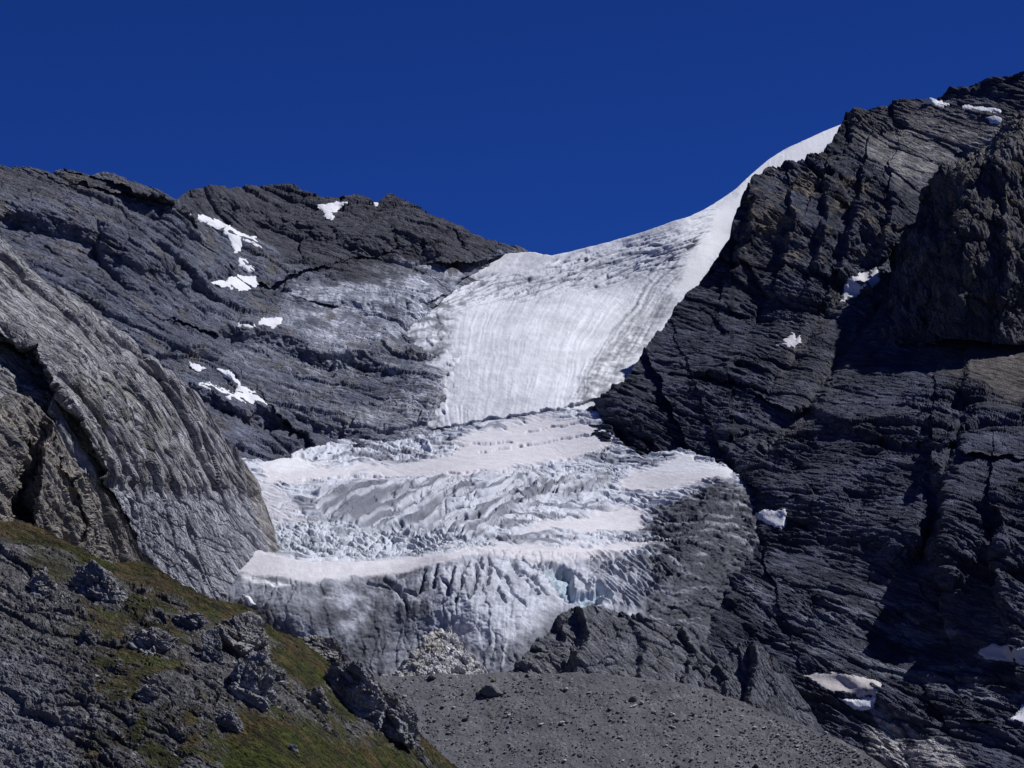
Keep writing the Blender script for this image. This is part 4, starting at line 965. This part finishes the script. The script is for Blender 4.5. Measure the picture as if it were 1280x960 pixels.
# outcrops on the near hill
def outcrop(u, v, w, hgt, label, seed, col=(.145, .142, .145), dip=20, lean=0.0, depth=.8):
    d = float(zat(u, v, ZLAY['hill'])); p = unproj(u, v, d)
    w, hgt = (w * 1.25, hgt * 1.1) if w > 40 else (w, hgt)
    sx = w * d / F / 2; sz = hgt * d / F / 1.05
    bm = bmesh.new(); bmesh.ops.create_icosphere(bm, subdivisions=6, radius=1.0)
    co = np.array([x.co[:] for x in bm.verts]); f = np.array([[x.index for x in fc.verts] for fc in bm.faces]); bm.free()
    nrm = co.copy(); r = random.Random(seed + 900)
    rad = np.ones(len(co)) * 1.1
    for _ in range(15):
        z = r.uniform(-.6, 1); a_ = r.uniform(0, 6.283); s_ = math.sqrt(1 - z * z)
        k_ = co @ np.array([s_ * math.cos(a_), s_ * math.sin(a_), z])
        rad = np.minimum(rad, np.where(k_ > .05, r.uniform(.6, .9) / np.maximum(k_, .05), 9))
    sq = co * rad[:, None] * 1.15
    X = sq * np.array([sx, sx * depth, sz]); X[:, 0] += lean * X[:, 2]
    fr = frame(dip, .4)
    s = min(sx, sz)
    k = rock(X + seed * 31.0, fr, (s * .9, s * .42, s * .2, s * .1), (s * .26, s * .13, s * .05, s * .02), (1.9, 1.1, .8), 230 + seed)
    X = X + nrm * k[:, None] + nrm * (s * .05 * ridged(X, s * .2, 3, .6, seed))[:, None]
    C = base((len(X),), col) * (1 + .3 * fbm(X + seed, s * .5, 4, .6, seed))[..., None]
    C = lerp(C, (.075, .06, .03), np.clip(fbm(X + 9, s * .4, 3, .6, seed + 2) * 1.2 - .15, 0, .6) * (nrm[:, 2] > .3))
    o = link('rock_outcrop', raw_mesh('rock_outcrop', X, f, C, False), M['outcrop'])
    o.location = p + np.array([0, sx * .25, -sz * .15])
    tag(o, label, 'rock outcrop', 'rock outcrops on the near hill')

for i, a in enumerate([
    (52, 736, 38, 30, 'dark rounded outcrop at the left below the grass crest'), (122, 742, 66, 34, 'broad dark outcrop under the dip of the grass crest'), (92, 725, 26, 14, 'small outcrop between the two dark rounded ones'),
    (190, 808, 44, 26, 'low outcrop left of the tall crag on the hillside'), (106, 806, 26, 34, 'narrow outcrop above the pale slabs at lower left'), (296, 812, 66, 62, 'tall broken crag at the bend of the grass crest'), (310, 862, 48, 40, 'grey crag just below the tall broken crag'),
    (268, 826, 30, 52, 'dark upright rib on the left of the tall crag'), (404, 816, 44, 24, 'outcrop poking from the crest right of the green gully'), (440, 884, 66, 54, 'large blocky outcrop at the lower right end of the hill'), (486, 912, 58, 44, 'outermost blocky outcrop on the right shoulder of the hill'),
    (396, 880, 28, 22, 'small dark outcrop left of the large blocky one'), (350, 848, 24, 14, 'small grey ledge in the green gully'), (235, 778, 36, 16, 'low ledge under the grass crest left of the tall crag'), (112, 862, 18, 18, 'small pale block on the lower left slabs'), (438, 838, 30, 18, 'small knob on the crest above the large blocky outcrop'),
    (282, 900, 40, 16, 'flat ledge at the foot of the grey crag'), (185, 870, 34, 14, 'flat ledge among grass patches in the lower middle'), (365, 935, 16, 6, 'small stone ledge in the bottom meadow')]):
    outcrop(a[0], a[1], a[2], a[3], a[4], i, col=[(.25, .248, .255), (.20, .198, .205), (.27, .26, .245)][i % 3], dip=20 + 7 * (i % 4))

# ================================================================ CAMERA, LIGHT, SKY
cam = bpy.data.cameras.new('camera'); co_ = bpy.data.objects.new('camera', cam); sc.collection.objects.link(co_)
co_.rotation_euler = (math.radians(90) + PIT, 0, 0)
cam.sensor_width = 36.0; cam.lens = F / 1280 * 36.0
cam.clip_start = 1.0; cam.clip_end = 40000
sc.camera = co_
SUN_EL, SUN_AZ = 55.5, 80.0     # azimuth from the view direction towards the right
el, az = math.radians(SUN_EL), math.radians(SUN_AZ)
sv = np.array([math.sin(az) * math.cos(el), math.cos(az) * math.cos(el), math.sin(el)])
sun = bpy.data.lights.new('sun', 'SUN'); so = bpy.data.objects.new('sun', sun); sc.collection.objects.link(so)
sun.energy = 4.3; sun.angle = math.radians(.5); sun.color = (.985, .985, 1.0)
from mathutils import Vector
so.rotation_euler = Vector(-sv).to_track_quat('-Z', 'Y').to_euler()
so.location = (500, 800, 1500)
w = bpy.data.worlds.new('World'); sc.world = w; w.use_nodes = True
nt = w.node_tree
bg = nt.nodes['Background']; bg.inputs['Strength'].default_value = .06
sky = nt.nodes.new('ShaderNodeTexSky'); sky.sky_type = 'NISHITA'; sky.sun_disc = False
sky.sun_elevation = el; sky.sun_rotation = az
sky.altitude = 3500; sky.air_density = .8; sky.dust_density = 0.0; sky.ozone_density = 6.0
tint = nt.nodes.new('ShaderNodeVectorMath'); tint.operation = 'MULTIPLY'; tint.inputs[1].default_value = (.14, .345, .97)   # thin, dry high mountain air
nt.links.new(sky.outputs[0], tint.inputs[0]); nt.links.new(tint.outputs[0], bg.inputs[0])
sc.view_settings.view_transform = 'Standard'; sc.view_settings.look = 'None'
sc.view_settings.exposure = 0.0; sc.view_settings.gamma = 1.0; sc.view_settings.use_curve_mapping = False
